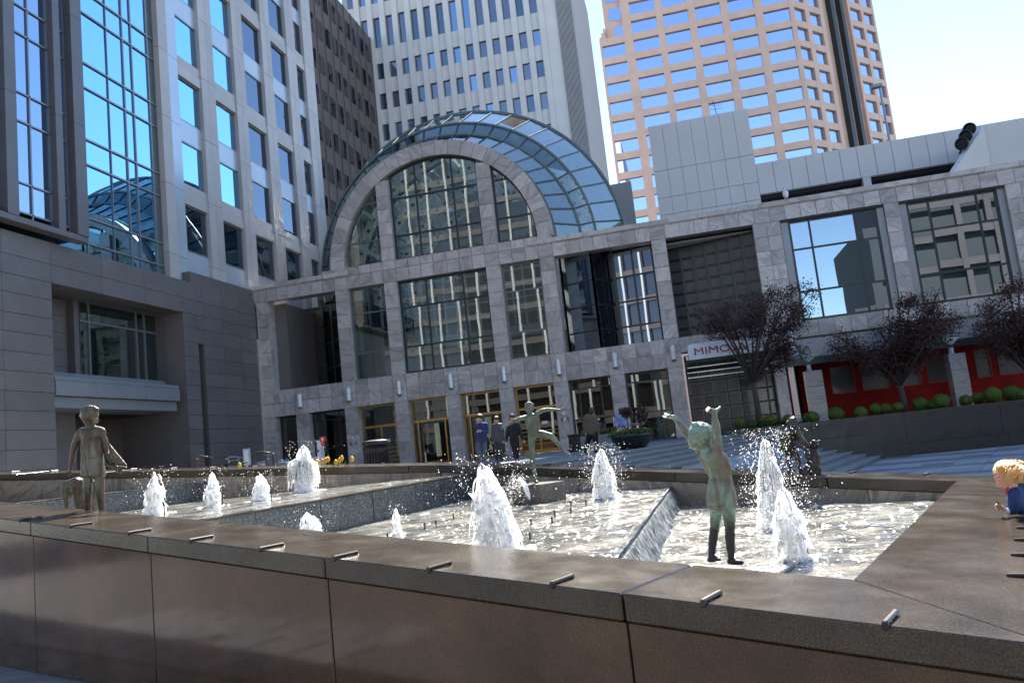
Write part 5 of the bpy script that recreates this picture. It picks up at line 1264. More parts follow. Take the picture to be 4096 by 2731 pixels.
person('man in a brown tweed jacket and dark trousers walking away past the planter', f, [
    ('jacket', 'tweed', [f.ch((510, 545, 0, 52), (660, 545, 0, 52)), f.ch((560, 590, 0, 92), (590, 720, 0, 96), (610, 860, 0, 104)), f.ch((640, 590, 0, 70), (650, 860, 0, 80)), f.ch((530, 600, 0, 70), (555, 860, 0, 76)), f.ch((485, 580, 0, 46), (460, 720, 0, 42), (475, 870, -.03, 34)), f.ch((675, 580, 0, 46), (710, 720, 0, 42), (755, 860, -.04, 34))], []),
    ('trousers', 'black_cloth', [f.ch((565, 920, 0, 72), (530, 1080, .05, 56), (490, 1270, .1, 42)), f.ch((680, 920, 0, 72), (690, 1080, -.05, 56), (690, 1250, -.1, 42)), f.ch((570, 890, 0, 76), (670, 890, 0, 76))], []),
    ('shoes', 'shoe', [f.ch((485, 1300, .1, 30), (480, 1318, .2, 26)), f.ch((690, 1285, -.1, 30), (694, 1305, 0, 26))], [])], 'skin', dict(body=hb, hair=hh, hairmat='hair_dark', limbs=[f.ch((600, 520, 0, 34), (590, 560, 0, 45))]+f.hand((480, 885), (490, 950), 14, 24)+f.hand((760, 870), (768, 930), 14, 24)))
f = Frame(2250, 1560, .1913, depth_of(onZ(2250+.1913*1225, 1560+.1913*1235, 1.2)))
hb, hh = headset(f, 1230, 452, 48, 66, 0, .5, -1.6)
person('man in a light blue shirt and white shorts behind the flower bowl', f, [
    ('shirt', 'shirt', [f.ch((1150, 545, 0, 46), (1290, 540, 0, 48)), f.ch((1200, 590, 0, 84), (1215, 680, 0, 80), (1225, 740, 0, 74)), f.ch((1255, 600, 0, 60), (1260, 740, 0, 50)), f.ch((1135, 570, 0, 42), (1105, 670, 0, 38), (1140, 760, -.12, 30)), f.ch((1300, 570, 0, 42), (1330, 650, 0, 38), (1300, 730, -.12, 30))], []),
    ('shorts', 'white_cloth', [f.ch((1190, 790, 0, 52), (1180, 900, 0, 50)), f.ch((1265, 790, 0, 52), (1270, 900, 0, 50)), f.ch((1195, 775, 0, 58), (1262, 775, 0, 58))], []),
    ('belt', 'black_cloth', [f.ch((1190, 752, 0, 60), (1265, 752, 0, 60))], []),
    ('shoes', 'shoe', [f.ch((1210, 1205, 0, 30), (1260, 1220, .1, 26)), f.ch((1275, 1200, .1, 28), (1300, 1215, .2, 22))], [])], 'skin', dict(body=hb, hair=hh, hairmat='hair_brown', limbs=[f.ch((1225, 510, 0, 32), (1220, 560, 0, 42)), f.ch((1185, 900, 0, 38), (1190, 1050, 0, 32), (1205, 1190, 0, 22)), f.ch((1270, 900, 0, 38), (1275, 1050, .05, 32), (1280, 1190, .1, 22))]+f.hand((1145, 770), (1175, 800), 10, 20, -.14)))
# blond child leaning on the coping at the right
rr = ray(4030, 2062); tt = (.75-EYE.z)/(rr.z+.08*rr.x-.02*rr.y)
f = Frame(3850, 1780, .217, tt)
S = [('jacket', 'navy_child', [f.ch((960, 800, 0, 120), (1080, 870, .02, 185), (1250, 960, .04, 235), (1480, 1040, .05, 250), (1700, 1150, .05, 230)), f.ch((980, 900, -.05, 130), (960, 1050, -.06, 118), (930, 1190, -.06, 92), (870, 1225, -.06, 62)), f.ch((1050, 1050, -.02, 150), (1060, 1150, -.04, 130)), f.ch((960, 880, .16, 110), (900, 1100, .2, 80), (820, 1210, .2, 55))], []),
     ('trousers', 'grey_cloth', [f.ch((1700, 1150, -.05, 170), (1850, 1700, -.05, 130), (1870, 2400, -.05, 100)), f.ch((1720, 1150, .12, 170), (1900, 1700, .12, 130), (1930, 2400, .12, 100))], []),
     ('scarf', 'pink_cloth', [f.ch((845, 735, -.02, 34), (805, 830, -.03, 32), (800, 900, -.03, 20))], [])]
hb = [(f.p(820, 500), (f.r(228), f.r(215), f.r(185)), axes_tilt(0)), (f.p(735, 600), (f.r(125), f.r(145), f.r(130)), axes_tilt(.2)), (f.p(597, 612, -.01), (f.r(24), f.r(19), f.r(22)), axes_tilt(-.5)), (f.p(614, 590, -.01), f.r(20)), (f.p(628, 660), f.r(20)), (f.p(640, 705), f.r(24)), (f.p(670, 745), f.r(38)), (f.p(740, 700), f.r(85)), (f.p(600, 520), f.r(40))]
limbs = [f.ch((850, 700, 0, 110), (920, 800, 0, 125)), f.ch((850, 1225, -.06, 48), (780, 1185, -.06, 36)),
         f.ch((770, 1180, -.06, 42), (720, 1140, -.06, 44), (680, 1130, -.06, 40))]
for i, (yy, L) in enumerate(((1085, 612), (1115, 600), (1150, 612), (1185, 640))): limbs.append(f.ch((700, yy+15, -.085+.02*i, 20), (L, yy, -.095+.02*i, 18), (L+25, yy+28, -.115+.02*i, 14)))
limbs.append(f.ch((750, 1160, -.09, 20), (690, 1085, -.10, 17), (655, 1065, -.09, 13)))
hh = [(f.p(860, 450, .01), (f.r(262), f.r(185), f.r(215)), axes_tilt(-.12)), (f.p(960, 560, .0), (f.r(175), f.r(150), f.r(200)), axes_tilt(.3)), (f.p(680, 450, 0), (f.r(110), f.r(70), f.r(130)), axes_tilt(.55))]
ch_ = person('blond child in a blue jacket leaning over the coping with a phone', f, S, 'skin_child', dict(body=hb, limbs=limbs), .0085)
hair = capsules([], hh)
rnd = random.Random(5)
for i in range(700):                     # loose strands
    a = rnd.uniform(0, 1); z = rnd.uniform(-.16, .16)
    x0 = 640+500*a; y0 = 300+rnd.uniform(-10, 60)+150*(a-.45)**2*2
    L = rnd.uniform(.6, 1); sw = rnd.uniform(-15, 50)
    pts = [(x0, y0, z*.7, 7), (x0+40+sw*.3, y0+130*L, z*1.08, 7), (x0+60+sw*.8, y0+270*L, z*1.2, 6), (x0+50+sw*1.6, y0+350*L, z*1.15, 2)]
    if x0 < 740: pts = [(x0, y0, z*.7, 7), (x0-35, y0+90*L, z*.9, 6), (x0-50, y0+170*L, z*.9, 2)]
    hair_ch = f.ch(*pts)
    for (p, r), (q, s) in zip(hair_ch, hair_ch[1:]): hair.tube([p, q], [r, s], 6)
for i in range(26):
    x0 = 760+14*i; hair.tube([f.p(x0, 300+abs(i-8)*3, rnd.uniform(-.08, .08)), f.p(x0+rnd.uniform(20, 70), 265+abs(i-8)*3+rnd.uniform(-20, 15), rnd.uniform(-.08, .08)), f.p(x0+rnd.uniform(90, 150), 285+abs(i-8)*5, rnd.uniform(-.08, .08))], [f.r(8), f.r(6), f.r(2)], 5)
hair.build('hair', M['hair_blond'], ch_, smooth=True)
MB().ball(f.p(662, 578, -.085), (f.r(16), f.r(9), f.r(12)), 10, 8).build('eye', M['hair_dark'], ch_)
MB().tube([f.p(632, 684, -.03), f.p(665, 690, -.08)], f.r(5), 6).build('lips', M['pink_cloth'], ch_)
MB().extrude([f.p(610, 1030, -.1), f.p(720, 1090, -.1), f.p(770, 1165, -.09), f.p(650, 1075, -.1)], CF*.008).build('phone', M['black_metal'], None)
tag(bpy.data.objects['phone.001'], 'dark phone held by the blond child', 'phone')
for k in range(2): skin_over('cuff', capsules([f.ch((805, 1205, -.06, 52), (830, 1215, -.06, 58))], []), M['white_cloth'], .008, ch_, 1) if k == 0 else None
# ------------------------------------------------------------------ fountain jets
def jet(label, bx, by, tx, ty, lvl, wpx, seed, drops=120, splash=0, taper=.45):
    base = onZ(bx, by, lvl); d = depth_of(base); h = max(.06, (by-ty)*d/FPX*1.0); w = wpx*d/FPX/2
    tilt = W(tx, ty, d)-base; h = max(.06, tilt.z); tilt.z = 0; tilt *= .9
    root = thing('water_jet', label, 'fountain jet', base, 'white jets of the fountain')
    b = MB(); n = 30; m = 46; v = []; sd = Vector((seed*3.7, seed*1.3, 0))
    for i in range(m+1):
        t = i/m; rr = w*(1-taper*t)*(min(1, (1-t)/.45)**.62 if t > .55 else 1)*(1.12 if t < .05 else 1)*.86
        for j in range(n):
            a = 2*math.pi*j/n; dirv = Vector((math.cos(a), math.sin(a), 0))
            nz = noise.noise(sd+Vector((math.cos(a)*1.8, math.sin(a)*1.8, t*5*h/.6)))*.40+noise.noise(sd+Vector((math.cos(a)*4.5, math.sin(a)*4.5, t*12*h/.6)))*.42
            hh = noise.noise(sd+Vector((math.cos(a)*2.5, math.sin(a)*2.5, 5)))*.10*h*(t**2)
            lean = tilt*t+Vector((noise.noise(sd+Vector((0, 0, t*3)))*w*.5*t, 0, 0))
            v.append(base+lean+dirv*max(.004, rr*(1+nz))+Vector((0, 0, t*h+hh-.02)))
    f = [(i*n+j, i*n+(j+1) % n, (i+1)*n+(j+1) % n, (i+1)*n+j) for i in range(m) for j in range(n)]+[tuple(range(m*n, (m+1)*n))]
    b.add(v, f).build('plume', M['foam'], root, smooth=True)
    rn = random.Random(seed); b = MB()
    for k in range(int(drops*2.2)):
        t = rn.random()**.8; a = rn.uniform(0, 2*math.pi); rad = w*(1.0+rn.expovariate(1.6)*1.1)*(1.2-.35*t); rr = rn.choice((.0012, .0016, .0022, .0034))*(d/9)**.5
        c = base+tilt*t+Vector((math.cos(a)*rad, math.sin(a)*rad, t*h*1.08+rn.uniform(0, .05))); b.ball(c, (rr, rr, rr*rn.uniform(1, 1.8)), 6, 4)
    for k in range(int(40+drops*.5)):    # falling strands of water
        a = rn.uniform(0, 2*math.pi); t = rn.uniform(.15, .98); r0 = w*(1-taper*t)*(.9 if t < .55 else .9*((1-t)/.45)**.62); v = w*rn.uniform(.08, .42); dn = h*rn.uniform(.08, .3)
        p = base+tilt*t+Vector((math.cos(a)*r0, math.sin(a)*r0, t*h)); e = Vector((math.cos(a), math.sin(a), 0)); rs = rn.uniform(.0015, .004)*(d/9)**.5
        pt = [p+e*v*u+Vector((0, 0, dn*(.55*u-1.5*u*u))) for u in (0, .25, .5, .75, 1)]
        b.tube([q for q in pt if q.z > lvl], [rs*1.8, rs*1.5, rs*1.2, rs, rs*.6][:len([q for q in pt if q.z > lvl])], 5) if len([q for q in pt if q.z > lvl]) > 1 else None
    for k in range(6):                   # ragged tongues
        a = rn.uniform(0, 2*math.pi); t = rn.uniform(.2, .6); r0 = w*(1-.6*t)
        p = base+tilt*t+Vector((math.cos(a)*r0*.8, math.sin(a)*r0*.8, t*h)); q = p+Vector((math.cos(a)*w*rn.uniform(.2, .5), math.sin(a)*w*rn.uniform(.2, .5), rn.uniform(.0, .14)*h+.01))
        b.tube([p, (p+q)/2+Vector((0, 0, .01)), q], [w*.12, w*.07, w*.02], 6)
    if splash:
        for k in range(26):
            a = rn.uniform(0, 2*math.pi); p = base+Vector((0, 0, h*rn.uniform(.45, .8))); e = base+Vector((math.cos(a)*w*rn.uniform(1, 1.7), math.sin(a)*w*rn.uniform(1, 1.7), h*rn.uniform(.05, .35)))
            mid = (p+e)/2+Vector((math.cos(a)*w*.5, math.sin(a)*w*.5, h*.14)); b.tube([p, mid, e], [w*.16, w*.12, w*.05], 6)
    tag(b.build('spray', M['foam'], root, smooth=True), kind='stuff')
    fb = MB()                            # foam ring on the water
    for k in range(30):
        a = rn.uniform(0, 2*math.pi); rad = w*rn.uniform(.5, 1.9); fb.ball(base+Vector((math.cos(a)*rad, math.sin(a)*rad, .004)), (w*rn.uniform(.12, .3), w*rn.uniform(.12, .3), .012), 8, 4)
    tag(fb.build('foam_patch', M['foam'], root, smooth=True), kind='stuff')
    return root
jet('stout white jet in the upper pool just right of the bronze boy', 617, 2058, 626, 1885, LV['U'], 84, 1, 90)
jet('second white jet from the left in the upper pool', 853, 2026, 846, 1888, LV['U'], 66, 2, 70)
jet('third white jet from the left in the upper pool', 1046, 2002, 1040, 1895, LV['U'], 74, 3, 70)
jet('tall ragged white jet at the far right of the upper pool', 1222, 1966, 1213, 1782, LV['U'], 92, 4, 140, 1, .2)
jet('low white jet at the foot of the dark weir wall, half behind the near coping', 1242, 2178, 1234, 2045, LV['M'], 92, 5, 40, 0, .2)
jet('thin small white jet in the middle pool near the dark weir', 1590, 2136, 1582, 2030, LV['M'], 38, 6, 30, 0, .5)
jet('biggest white jet, wide at the base, in the middle of the fountain', 2000, 2212, 1925, 1850, LV['M'], 190, 7, 260, 0, .5)
jet('white jet in the middle pool behind the lower weir corner', 2425, 1992, 2400, 1795, LV['M'], 92, 8, 320, 0, .45)
jet('tallest white jet in the lower pool, right of the child with raised arms', 3098, 2110, 3062, 1752, LV['L'], 118, 9, 620, 0, .5)
jet('short stout white jet in the lower pool beside a bent pipe', 3178, 2236, 3128, 1955, LV['L'], 128, 10, 260, 0, .3)
# arching spray beside the stone block
sp = thing('arching_spray', 'fine arching spray of droplets in front of the balancing statue', 'spray', onZ(2080, 2010, LV['M']), None)
b = MB(); rn = random.Random(3)
for k in range(620):
    t = rn.random(); x = 2010+95*t+rn.gauss(0, 16); y = 2000-95*math.sin(math.pi*min(1, t*.82))+rn.gauss(0, 15)+rn.random()**2*60; r = rn.choice((.0018, .0024, .0036))
    b.ball(W(x, y, 10.6+rn.gauss(0, .12)), r, 6, 4)
tag(b.build('droplets', M['foam'], sp, smooth=True), kind='stuff')
tb = MB().tube([W(2075, 1915, 10.6), W(2100, 1940, 10.55), W(2112, 1975, 10.5), W(2119, 1998, 10.5)], [.03, .035, .03, .012], 8); tb.build('water_arc', M['foam'], sp, smooth=True)

# ------------------------------------------------------------------ trees, shrubs and flowers
def leaf_quads(b, pts, size, rn):
    for p in pts:
        u = Vector((rn.gauss(0, 1), rn.gauss(0, 1), rn.gauss(0, 1))).normalized(); w = u.orthogonal().normalized(); w.rotate(Matrix.Rotation(rn.uniform(0, 6.28), 3, u)); s = size*rn.uniform(.6, 1.25)
        b.add([p, p+u*s*.5+w*s*.32, p+u*s, p+u*s*.5-w*s*.32], [(0, 1, 2, 3)])
def tree(label, base, fork_h, lobes, seed, nleaf, mat='leaf_tree', size=.078, rt=.1):
    root = thing('purple_leaf_tree' if mat == 'leaf_tree' else 'small_tree', label, 'tree', base); rn = random.Random(seed); base = Vector(base); lobes = [(Vector(c), Vector(r)) for c, r in lobes]
    fork = base+Vector((rn.uniform(-.05, .05), 0, fork_h)); b = MB(); b.tube([base, (base+fork)/2+Vector((.03, 0, 0)), fork], [rt*1.15, rt, rt*.85], 10)
    tips = []
    for k in range(15):
        cc, cr = lobes[k % len(lobes)] if k % 3 == 2 else lobes[0]
        a = 2*math.pi*k/15+rn.uniform(-.25, .25); el = rn.uniform(.15, 1.2); e = Vector((math.cos(a)*math.cos(el)*cr.x, math.sin(a)*math.cos(el)*cr.y, math.sin(el)*cr.z))*rn.uniform(.65, .95)
        end = cc+e-Vector((0, 0, cr.z*.25)); m1 = fork.lerp(end, .35)+Vector((0, 0, .1)); m2 = fork.lerp(end, .7)+Vector((rn.uniform(-.1, .1), rn.uniform(-.1, .1), .12))
        b.tube([fork, m1, m2, end], [rt*.55, rt*.38, rt*.24, rt*.08], 7)
        for q in range(10):
            t = rn.uniform(.25, 1); s = fork.lerp(end, t)+Vector((0, 0, .1*math.sin(t*3))); dv = Vector((rn.gauss(0, 1), rn.gauss(0, 1), rn.gauss(.35, .8))).normalized()*rn.uniform(.35, .85)
            e2 = s+Vector((dv.x*cr.x*.45, dv.y*cr.y*.45, dv.z*cr.z*.45)); b.tube([s, s.lerp(e2, .5)+Vector((0, 0, .03)), e2], [rt*.16, rt*.1, rt*.03], 5); tips.append((s, e2))
    b.build('trunk', M['bark'], root, smooth=True)
    pts = []
    while len(pts) < nleaf:
        s, e = rn.choice(tips); t = rn.random()**.6; p = s.lerp(e, t)+Vector((rn.gauss(0, .16), rn.gauss(0, .16), rn.gauss(0, .14)))
        if any(((p.x-c.x)/r.x)**2+((p.y-c.y)/r.y)**2+((p.z-c.z)/r.z)**2 < 1.15 for c, r in lobes): pts.append(p)
    lb = MB(); leaf_quads(lb, pts, size, rn); lb.build('crown', M[mat], root)
    return root
YTR = 29.3
def tree_at(label, tx, ty, fy, lob, seed, n):
    p = onY(tx, ty, YTR); fk = onY(tx-8, fy, YTR); lo_ = []
    for cx, cy, w, h in lob:
        cc = onY(cx, cy, YTR); d = depth_of(cc); lo_.append((cc, (w*d/FPX/2, 1.6*w/520, h*d/FPX/2)))
    tree(label, (p.x, YTR, 1.26), fk.z-1.26, lo_, seed, n)
tree_at('dark purple tree in front of the white sign, leftmost of three', 3040, 1715, 1530, [(3040, 1228, 680, 235), (3205, 1420, 250, 310)], 11, 11500)
tree_at('dark purple tree with a clean forked trunk, middle of three', 3618, 1645, 1540, [(3600, 1330, 680, 340), (3560, 1150, 300, 260), (3720, 1210, 310, 260)], 12, 16000)
tree_at('dark purple tree cut by the right edge of the view', 4130, 1590, 1480, [(4100, 1290, 520, 350), (4060, 1160, 260, 220)], 13, 14000)
def bush_mesh(seed):
    rn = random.Random(seed); b = MB(); pts = []
    for k in range(1500):
        u = Vector((rn.gauss(0, 1), rn.gauss(0, 1), rn.gauss(0, 1))).normalized(); r = .5*(1+noise.noise(u*2.2+Vector((seed, 0, 0)))*.12)*rn.uniform(.86, 1.0); pts.append(u*r)
    for p in pts:
        u = p.normalized(); w = u.orthogonal().normalized(); w.rotate(Matrix.Rotation(rn.uniform(0, 6.28), 3, u)); t = (w+u*rn.uniform(.1, .9)).normalized(); s = rn.uniform(.05, .085); o = t.cross(u).normalized()
        b.add([p, p+t*s*.5+o*s*.35, p+t*s, p+t*s*.5-o*s*.35], [(0, 1, 2, 3)])
    b.ball((0, 0, 0), .44, 14, 10)
    return b.mesh('boxwood', M['leaf_green'])
BM = [bush_mesh(s) for s in (1, 2, 3)]
bushes = [(2958, 1690, 44), (3015, 1700, 36), (3075, 1684, 50), (3153, 1678, 46), (3247, 1672, 54), (3345, 1663, 58), (3443, 1653, 52), (3502, 1637, 46), (3543, 1642, 54), (3592, 1627, 42), (3680, 1618, 60), (3728, 1626, 44), (3765, 1604, 62), (3863, 1603, 48), (3912, 1592, 46), (3970, 1577, 62), (3972, 1596, 58), (4048, 1574, 64), (4092, 1578, 50)]
ordn = ['first', 'second', 'third', 'fourth', 'fifth', 'sixth', 'seventh', 'eighth', 'ninth', 'tenth', 'eleventh', 'twelfth', 'thirteenth', 'fourteenth', 'fifteenth', 'sixteenth', 'seventeenth', 'eighteenth', 'nineteenth']
for i, (x, y, dp) in enumerate(bushes):
    Yb = 28.0+.5*(i % 3); p = onY(x, y, Yb); d = depth_of(p); s = dp*d/FPX
    o = link(bpy.data.objects.new('boxwood_ball', BM[i % 3]), None, Matrix.LocRotScale(Vector((p.x, Yb, max(1.26+s*.42, p.z))), Matrix.Rotation(i*1.3, 3, 'Z').to_quaternion(), Vector((s*random.uniform(.98, 1.16), s*random.uniform(.98, 1.12), s*random.uniform(.86, 1.04)))))
    tag(o, 'clipped green boxwood ball on the planter wall, '+ordn[i]+' from the left of nineteen', 'shrub', 'boxwood balls in the planter')
def flowers(name, label, pts, mats, size, seed, parent=None, kind='stuff'):
    rn = random.Random(seed); b = MB()
    for p in pts:
        p = Vector(p)
        for q in range(5):
            a = q*1.2566+rn.random(); u = Vector((math.cos(a), math.sin(a), rn.uniform(.1, .7))).normalized(); w = Vector((-math.sin(a), math.cos(a), 0)); s = size*rn.uniform(.7, 1.2)
            b.add([p, p+u*s*.6+w*s*.35, p+u*s, p+u*s*.6-w*s*.35], [(0, 1, 2, 3)])
    o = b.build(name, mats, parent); tag(o, label, None, None, kind); return o
rn = random.Random(9)
def patch(cx, cy, cz_, w, dpt, n): return [(cx+rn.uniform(-w, w), cy+rn.uniform(-dpt, dpt), cz_+rn.uniform(0, .12)) for _ in range(n)]
def greens(parent, pts, name='foliage', mat='leaf_mid', size=.12):
    b = MB(); leaf_quads(b, [Vector(p) for p in pts], size, rn); tag(b.build(name, M[mat], parent), kind='stuff')
fb = thing('flower_bed', 'bed of yellow flowers and dark foliage under the leftmost tree', 'flower bed', (2.6, 28.6, 1.26))
for cx, w in ((2.35, .45), (3.3, .55)):
    greens(fb, patch(cx, 28.6, 1.32, w, .4, 420)); flowers('blossom', None, patch(cx, 28.5, 1.5, w, .3, 16), M['petal_y'], .06, 4, fb)
# flower bowl on the terrace
bc = onZ(2530, 1794, 1.2); d = depth_of(bc); rb_ = 88*d/FPX; Hb = 58*d/FPX
bw = thing('flower_bowl', 'wide dark bowl planter full of yellow flowers at the top of the steps', 'planter', (bc.x, bc.y+rb_*.5, 1.2))
cx, cy = bc.x, bc.y+rb_*.5
MB().lathe([(rb_*.45, 1.2), (rb_*.62, 1.22), (rb_*.85, 1.2+Hb*.45), (rb_*.98, 1.2+Hb*.85), (rb_, 1.2+Hb), (rb_*.92, 1.2+Hb), (rb_*.9, 1.2+Hb*.9)], (cx, cy, 0), 32).build('bowl', M['black_granite'], bw, smooth=True)
pts = [(cx+math.cos(a)*r*rb_, cy+math.sin(a)*r*rb_, 1.2+Hb+rn.uniform(-.02, .13)*(1.2-r)) for a, r in ((rn.uniform(0, 6.28), rn.random()**.5) for _ in range(900))]
greens(bw, pts, size=.09); flowers('blossom', None, [(p[0], p[1], p[2]+.06) for p in pts[:90]], M['petal_y'], .045, 5, bw); flowers('blossom', None, [(cx+rn.uniform(-.05, .35), cy+rn.uniform(-.2, .2), 1.2+Hb+.2+rn.uniform(0, .06)) for _ in range(60)], M['petal_w'], .06, 6, bw); flowers('blossom', None, [(cx+rn.uniform(.1, .5), cy+rn.uniform(-.3, .1), 1.2+Hb+.26) for _ in range(8)], M['petal_r'], .06, 7, bw)
for tx, ty, by, rr_, lab in ((2505, 1650, 1720, 17, 'small topiary tree with a round crown in the flower bowl, left one'), (2560, 1655, 1725, 30, 'small topiary tree with a wider dark crown in the flower bowl, right one')):
    p = W(tx, ty, d); q = W(tx+8, by, d); r = rr_*d/FPX
    t_ = thing('topiary_tree', lab, 'tree', (q.x, q.y, q.z)); MB().tube([(q.x, q.y, 1.2+Hb), p], .018, 8).build('trunk', M['bark'], t_)
    pts = [p+Vector((rn.gauss(0, 1), rn.gauss(0, 1), rn.gauss(0, 1))).normalized()*r*rn.random()**.4*1.2 for _ in range(420)]; bb = MB(); leaf_quads(bb, pts, .07, rn); bb.build('crown', M['leaf_tree'], t_)
# second planter with yellow flowers behind, and a black box planter
pb_ = onZ(2440, 1780, 1.2)
lpn = thing('low_planter', 'low grey planter of yellow flowers behind the man in tweed', 'planter', (pb_.x, 28.4, 1.2))
xa, xb = onY(2322, 1745, 28.2).x, onY(2470, 1740, 28.2).x
box('trough', M['step'], lpn, xa, xb, 28.0, 29.0, 1.2, 1.66); pts = patch((xa+xb)/2, 28.4, 1.68, (xb-xa)/2, .35, 500); greens(lpn, pts, size=.1); flowers('blossom', None, [(p[0], p[1]-.1, p[2]+.03) for p in pts[:46]], M['petal_y'], .05, 8, lpn)
ft_ = thing('mirrored_tree_proxy', 'leafy green tree added behind the shop window left of the doors, in place of a reflection', 'tree', (-15.4, 33.6, 1.2)); MB().tube([(-15.4, 33.6, 1.2), (-15.35, 33.6, 2.6)], [.06, .04], 8).build('trunk', M['bark'], ft_)  # added indoor tree, stands in for a tree mirrored in the glass
pts = [Vector((-15.35+rn.gauss(0, .36), 33.6+rn.gauss(0, .3), 3.05+rn.gauss(0, .38))) for _ in range(1300)]; bb = MB(); leaf_quads(bb, pts, .13, rn); bb.build('crown', M['leaf_mid'], ft_)
# tulips behind the far coping
tul = [(1268, 1848), (1290, 1846), (1303, 1842), (1312, 1838), (1343, 1850), (1367, 1833), (1408, 1837), (958, 1862), (1272, 1851), (1358, 1842)]
for i, (x, y) in enumerate(tul):
    p = onY(x, y, 15.35); t_ = thing('tulip', None, None, (p.x, p.y, 1.2)); MB().tube([(p.x, p.y, 1.22), (p.x+.01, p.y, p.z-.03)], .006, 6).build('stem', M['leaf_mid'], t_)
    MB().lathe([(.012, -.05), (.034, -.03), (.042, .0), (.036, .035), (.018, .06), (.004, .068)], p, 10).build('bloom', M['petal_y'], t_, smooth=True)
    bb = MB()
    for sgn in (-1, 1): bb.add([(p.x, p.y, p.z-.3), (p.x+sgn*.05, p.y, p.z-.15), (p.x+sgn*.1, p.y, p.z-.04), (p.x+sgn*.02, p.y, p.z-.14)], [(0, 1, 2, 3)])
    bb.build('leaf', M['leaf_mid'], t_)
    tag(t_, 'yellow tulip behind the far coping near the bike sign' if i != 7 else 'lone yellow tulip by the café table', 'tulip', 'yellow tulips' if i != 7 else None)
greens(None, [], name='x') if False else None
# ------------------------------------------------------------------ street furniture on the terrace
tc_ = onY(1500, 1762, 18.6); rad = 50*depth_of(tc_)/FPX
tr = thing('litter_bin', 'big round black slatted litter bin in front of the brass doors', 'litter bin', (tc_.x, 18.6, 1.2))
zt = tc_.z
MB().lathe([(rad*.86, 1.2), (rad*.88, zt-.1)], (tc_.x, 18.6, 0), 28).build('drum', M['black_metal'], tr, smooth=True)
MB().lathe([(rad*.9, zt-.12), (rad*1.02, zt-.1), (rad*1.03, zt-.02), (rad*.9, zt), (rad*.5, zt+.02), (rad*.45, zt-.02)], (tc_.x, 18.6, 0), 28).build('lid', M['black_metal'], tr, smooth=True)
for k in range(24):
    a = 2*math.pi*k/24; box('slat', M['black_metal'], tr, tc_.x+math.cos(a)*rad*.93-.02, tc_.x+math.cos(a)*rad*.93+.02, 18.6+math.sin(a)*rad*.93-.02, 18.6+math.sin(a)*rad*.93+.02, 1.22, zt-.14)
MB().lathe([(rad*.97, zt-.3), (rad*.99, zt-.28), (rad*.99, zt-.2), (rad*.97, zt-.18)], (tc_.x, 18.6, 0), 28).build('hoop', M['black_metal'], tr, smooth=True)
b2 = onZ(2300, 1806, 1.2); db = depth_of(b2); w2 = 24*db/FPX
lb2 = thing('square_litter_bin', 'square black litter bin by the right hand marble pier', 'litter bin', (b2.x, b2.y+w2, 1.2))
MB().box(b2.x-w2*.86, b2.x+w2*.86, b2.y, b2.y+2*w2, 1.2, 1.2+62*db/FPX).build('body', M['black_metal'], lb2, bevel=.01); MB().box(b2.x-w2, b2.x+w2, b2.y-.02, b2.y+2*w2+.02, 1.2+62*db/FPX, 1.2+70*db/FPX).build('lid', M['black_metal'], lb2, bevel=.012)
# bike share post
k0 = onY(1278, 1790, 21.5); ks = thing('bike_share_post', 'white curved bike share post with a red B disc', 'sign', (k0.x, 21.5, 1.2)); dk = depth_of(k0); u = dk/FPX
MB().extrude([(k0.x-16*u, 21.5, 1.2), (k0.x+8*u, 21.5, 1.2), (k0.x+8*u, 21.5, k0.z+18*u), (k0.x+14*u, 21.5, k0.z+22*u), (k0.x+14*u, 21.5, k0.z+30*u), (k0.x-2*u, 21.5, k0.z+29*u), (k0.x-11*u, 21.5, k0.z+20*u)], (0, .18, 0)).build('post', M['white'], ks, bevel=.012)
dz = onY(1292, 1757, 21.4); dsc = MB().lathe([(13*u, -.04), (13*u, .04)], (0, 0, 0), 24); dsc.v = [(dz.x+p[0], 21.4+p[2], dz.z+p[1]) for p in dsc.v]; dsc.build('disc', M['orange_red'], ks)
text('B', dz.x-4.5*u, 21.35, dz.z-6*u, 18*u, M['white'], ks, depth=.004); box('label_plate', M['orange_red'], ks, dz.x-8*u, dz.x+8*u, 21.36, 21.4, dz.z-24*u, dz.z-15*u); box('info_panel', M['light_grey'], ks, k0.x+9*u, k0.x+17*u, 21.46, 21.5, 1.3, k0.z+12*u)
rg = MB().lathe([(4.2*u, 0), (4.2*u, .01)], (0, 0, 0), 16); rg.v = [(k0.x-6*u+p[0], 21.485-p[2], k0.z-12*u+p[1]) for p in rg.v]; rg.build('badge', M['mull_dark'], ks)
for i, (x, y) in enumerate(((1135, 1851), (1040, 1858), (1250, 1842))):
    p = onY(x, y, 20.2); dk_ = thing('bike_dock', ('light grey bike dock unit left of the tall ragged jet', 'light grey bike dock unit beside the café table', 'light grey bike dock unit behind the tall ragged jet')[i], 'bike dock', (p.x, 20.2, 1.2), 'bike docks'); u2 = depth_of(p)/FPX
    MB().box(p.x-22*u2, p.x+22*u2, 20.1, 20.3, p.z-10*u2, p.z+6*u2).build('housing', M['light_grey'], dk_, bevel=.03); MB().box(p.x-16*u2, p.x+16*u2, 20.08, 20.12, p.z-6*u2, p.z+2*u2).build('slot_plate', M['mullion'], dk_, bevel=.01)
    MB().tube([(p.x-24*u2, 20.2, p.z), (p.x-24*u2, 20.2, p.z+10*u2), (p.x+24*u2, 20.2, p.z+12*u2), (p.x+24*u2, 20.2, p.z)], .012, 6).build('hoop', M['steel'], dk_); MB().tube([(p.x, 20.2, 1.2), (p.x, 20.2, p.z-8*u2)], .05, 10).build('leg', M['light_grey'], dk_)
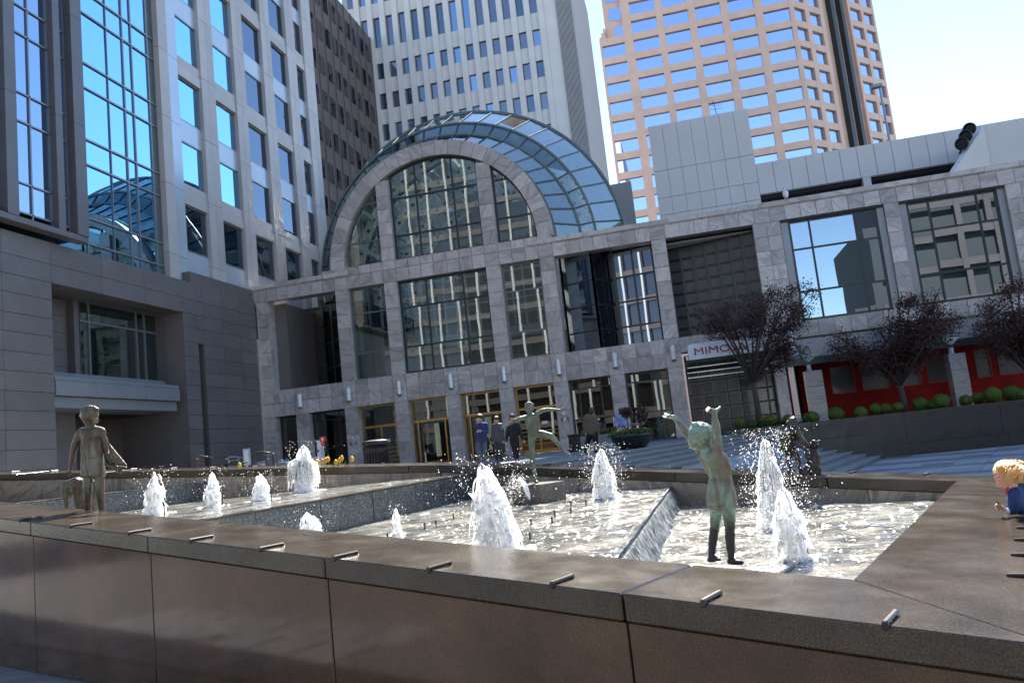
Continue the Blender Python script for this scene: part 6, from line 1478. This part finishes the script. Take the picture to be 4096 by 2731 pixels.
nb = onY(988, 1830, 21.0); u2 = depth_of(nb)/FPX; np_ = thing('notice_stand', 'small pale notice stand behind the café chairs', 'sign', (nb.x, 21, 1.2)); box('panel', M['light_grey'], np_, nb.x-14*u2, nb.x+14*u2, 20.97, 21.03, nb.z-30*u2, nb.z+36*u2); box('poster', M['white'], np_, nb.x-8*u2, nb.x+10*u2, 20.955, 20.968, nb.z-25*u2, nb.z+28*u2); box('foot', M['steel'], np_, nb.x-14*u2, nb.x+14*u2, 20.9, 21.1, 1.2, 1.24); box('stem', M['steel'], np_, nb.x-.03, nb.x+.03, 20.98, 21.02, 1.24, nb.z-30*u2)
# café chairs and table (only backs show above the coping)
def chair(label, x, y, Yc, rot, mat):
    p = onY(x, y, Yc); r = thing('cafe_chair', label, 'chair', (p.x, Yc, 1.2), 'café chairs by the podium'); zt = p.z; T = Matrix.Translation((p.x, Yc, 0)) @ Matrix.Rotation(rot, 4, 'Z')
    def P(a, b, c): return T @ Vector((a, b, c))
    MB().tube([P(-.27, -.05, zt-.06), P(-.2, 0, zt-.05), P(-.1, .02, zt-.01), P(.1, .02, zt), P(.2, 0, zt-.03), P(.27, -.05, zt-.04)], .022, 8).build('top_rail', mat, r, smooth=True)
    for k in range(3): MB().tube([P(-.14, .01, zt-.12-.09*k), P(0, .03, zt-.10-.09*k), P(.14, .01, zt-.12-.09*k)], .013, 6).build('slat', mat, r)
    for sx in (-1, 1):
        MB().tube([P(sx*.17, 0, 1.2), P(sx*.16, 0, 1.65), P(sx*.15, .02, zt-.02)], .018, 7).build('back_leg', mat, r); MB().tube([P(sx*.26, -.05, zt-.05), P(sx*.24, -.25, zt-.1), P(sx*.22, -.42, 1.2)], .017, 7).build('front_leg', mat, r)
    MB().box(-.2, .2, -.4, 0, 1.62, 1.65, T).build('seat', mat, r, bevel=.01)
M['chair_wood'] = plain('dark stained wood', (.035, .024, .02), .4, 0, .2)
chair('dark café chair, leftmost of three, by the round table', 797, 1822, 19.2, 2.9, M['chair_wood']); chair('grey café chair behind the round table, middle of three', 934, 1826, 21.4, 3.3, M['mullion']); chair('brown café chair, rightmost of three, with its back to the litter bin', 1040, 1806, 19.4, 3.25, M['chair_wood'])
p = onY(905, 1856, 19.9); tb_ = thing('cafe_table', 'dark round café table between the chairs', 'table', (p.x, 19.9, 1.2)); MB().lathe([(.02, p.z-.03), (.55, p.z-.025), (.57, p.z-.01), (.56, p.z+.01)], (p.x, 19.9, 0), 28).build('top', M['chair_wood'], tb_); MB().tube([(p.x, 19.9, 1.22), (p.x, 19.9, p.z-.03)], .035, 10).build('stem', M['chair_wood'], tb_); MB().lathe([(.28, 1.2), (.27, 1.225), (.04, 1.25)], (p.x, 19.9, 0), 20).build('foot', M['chair_wood'], tb_)
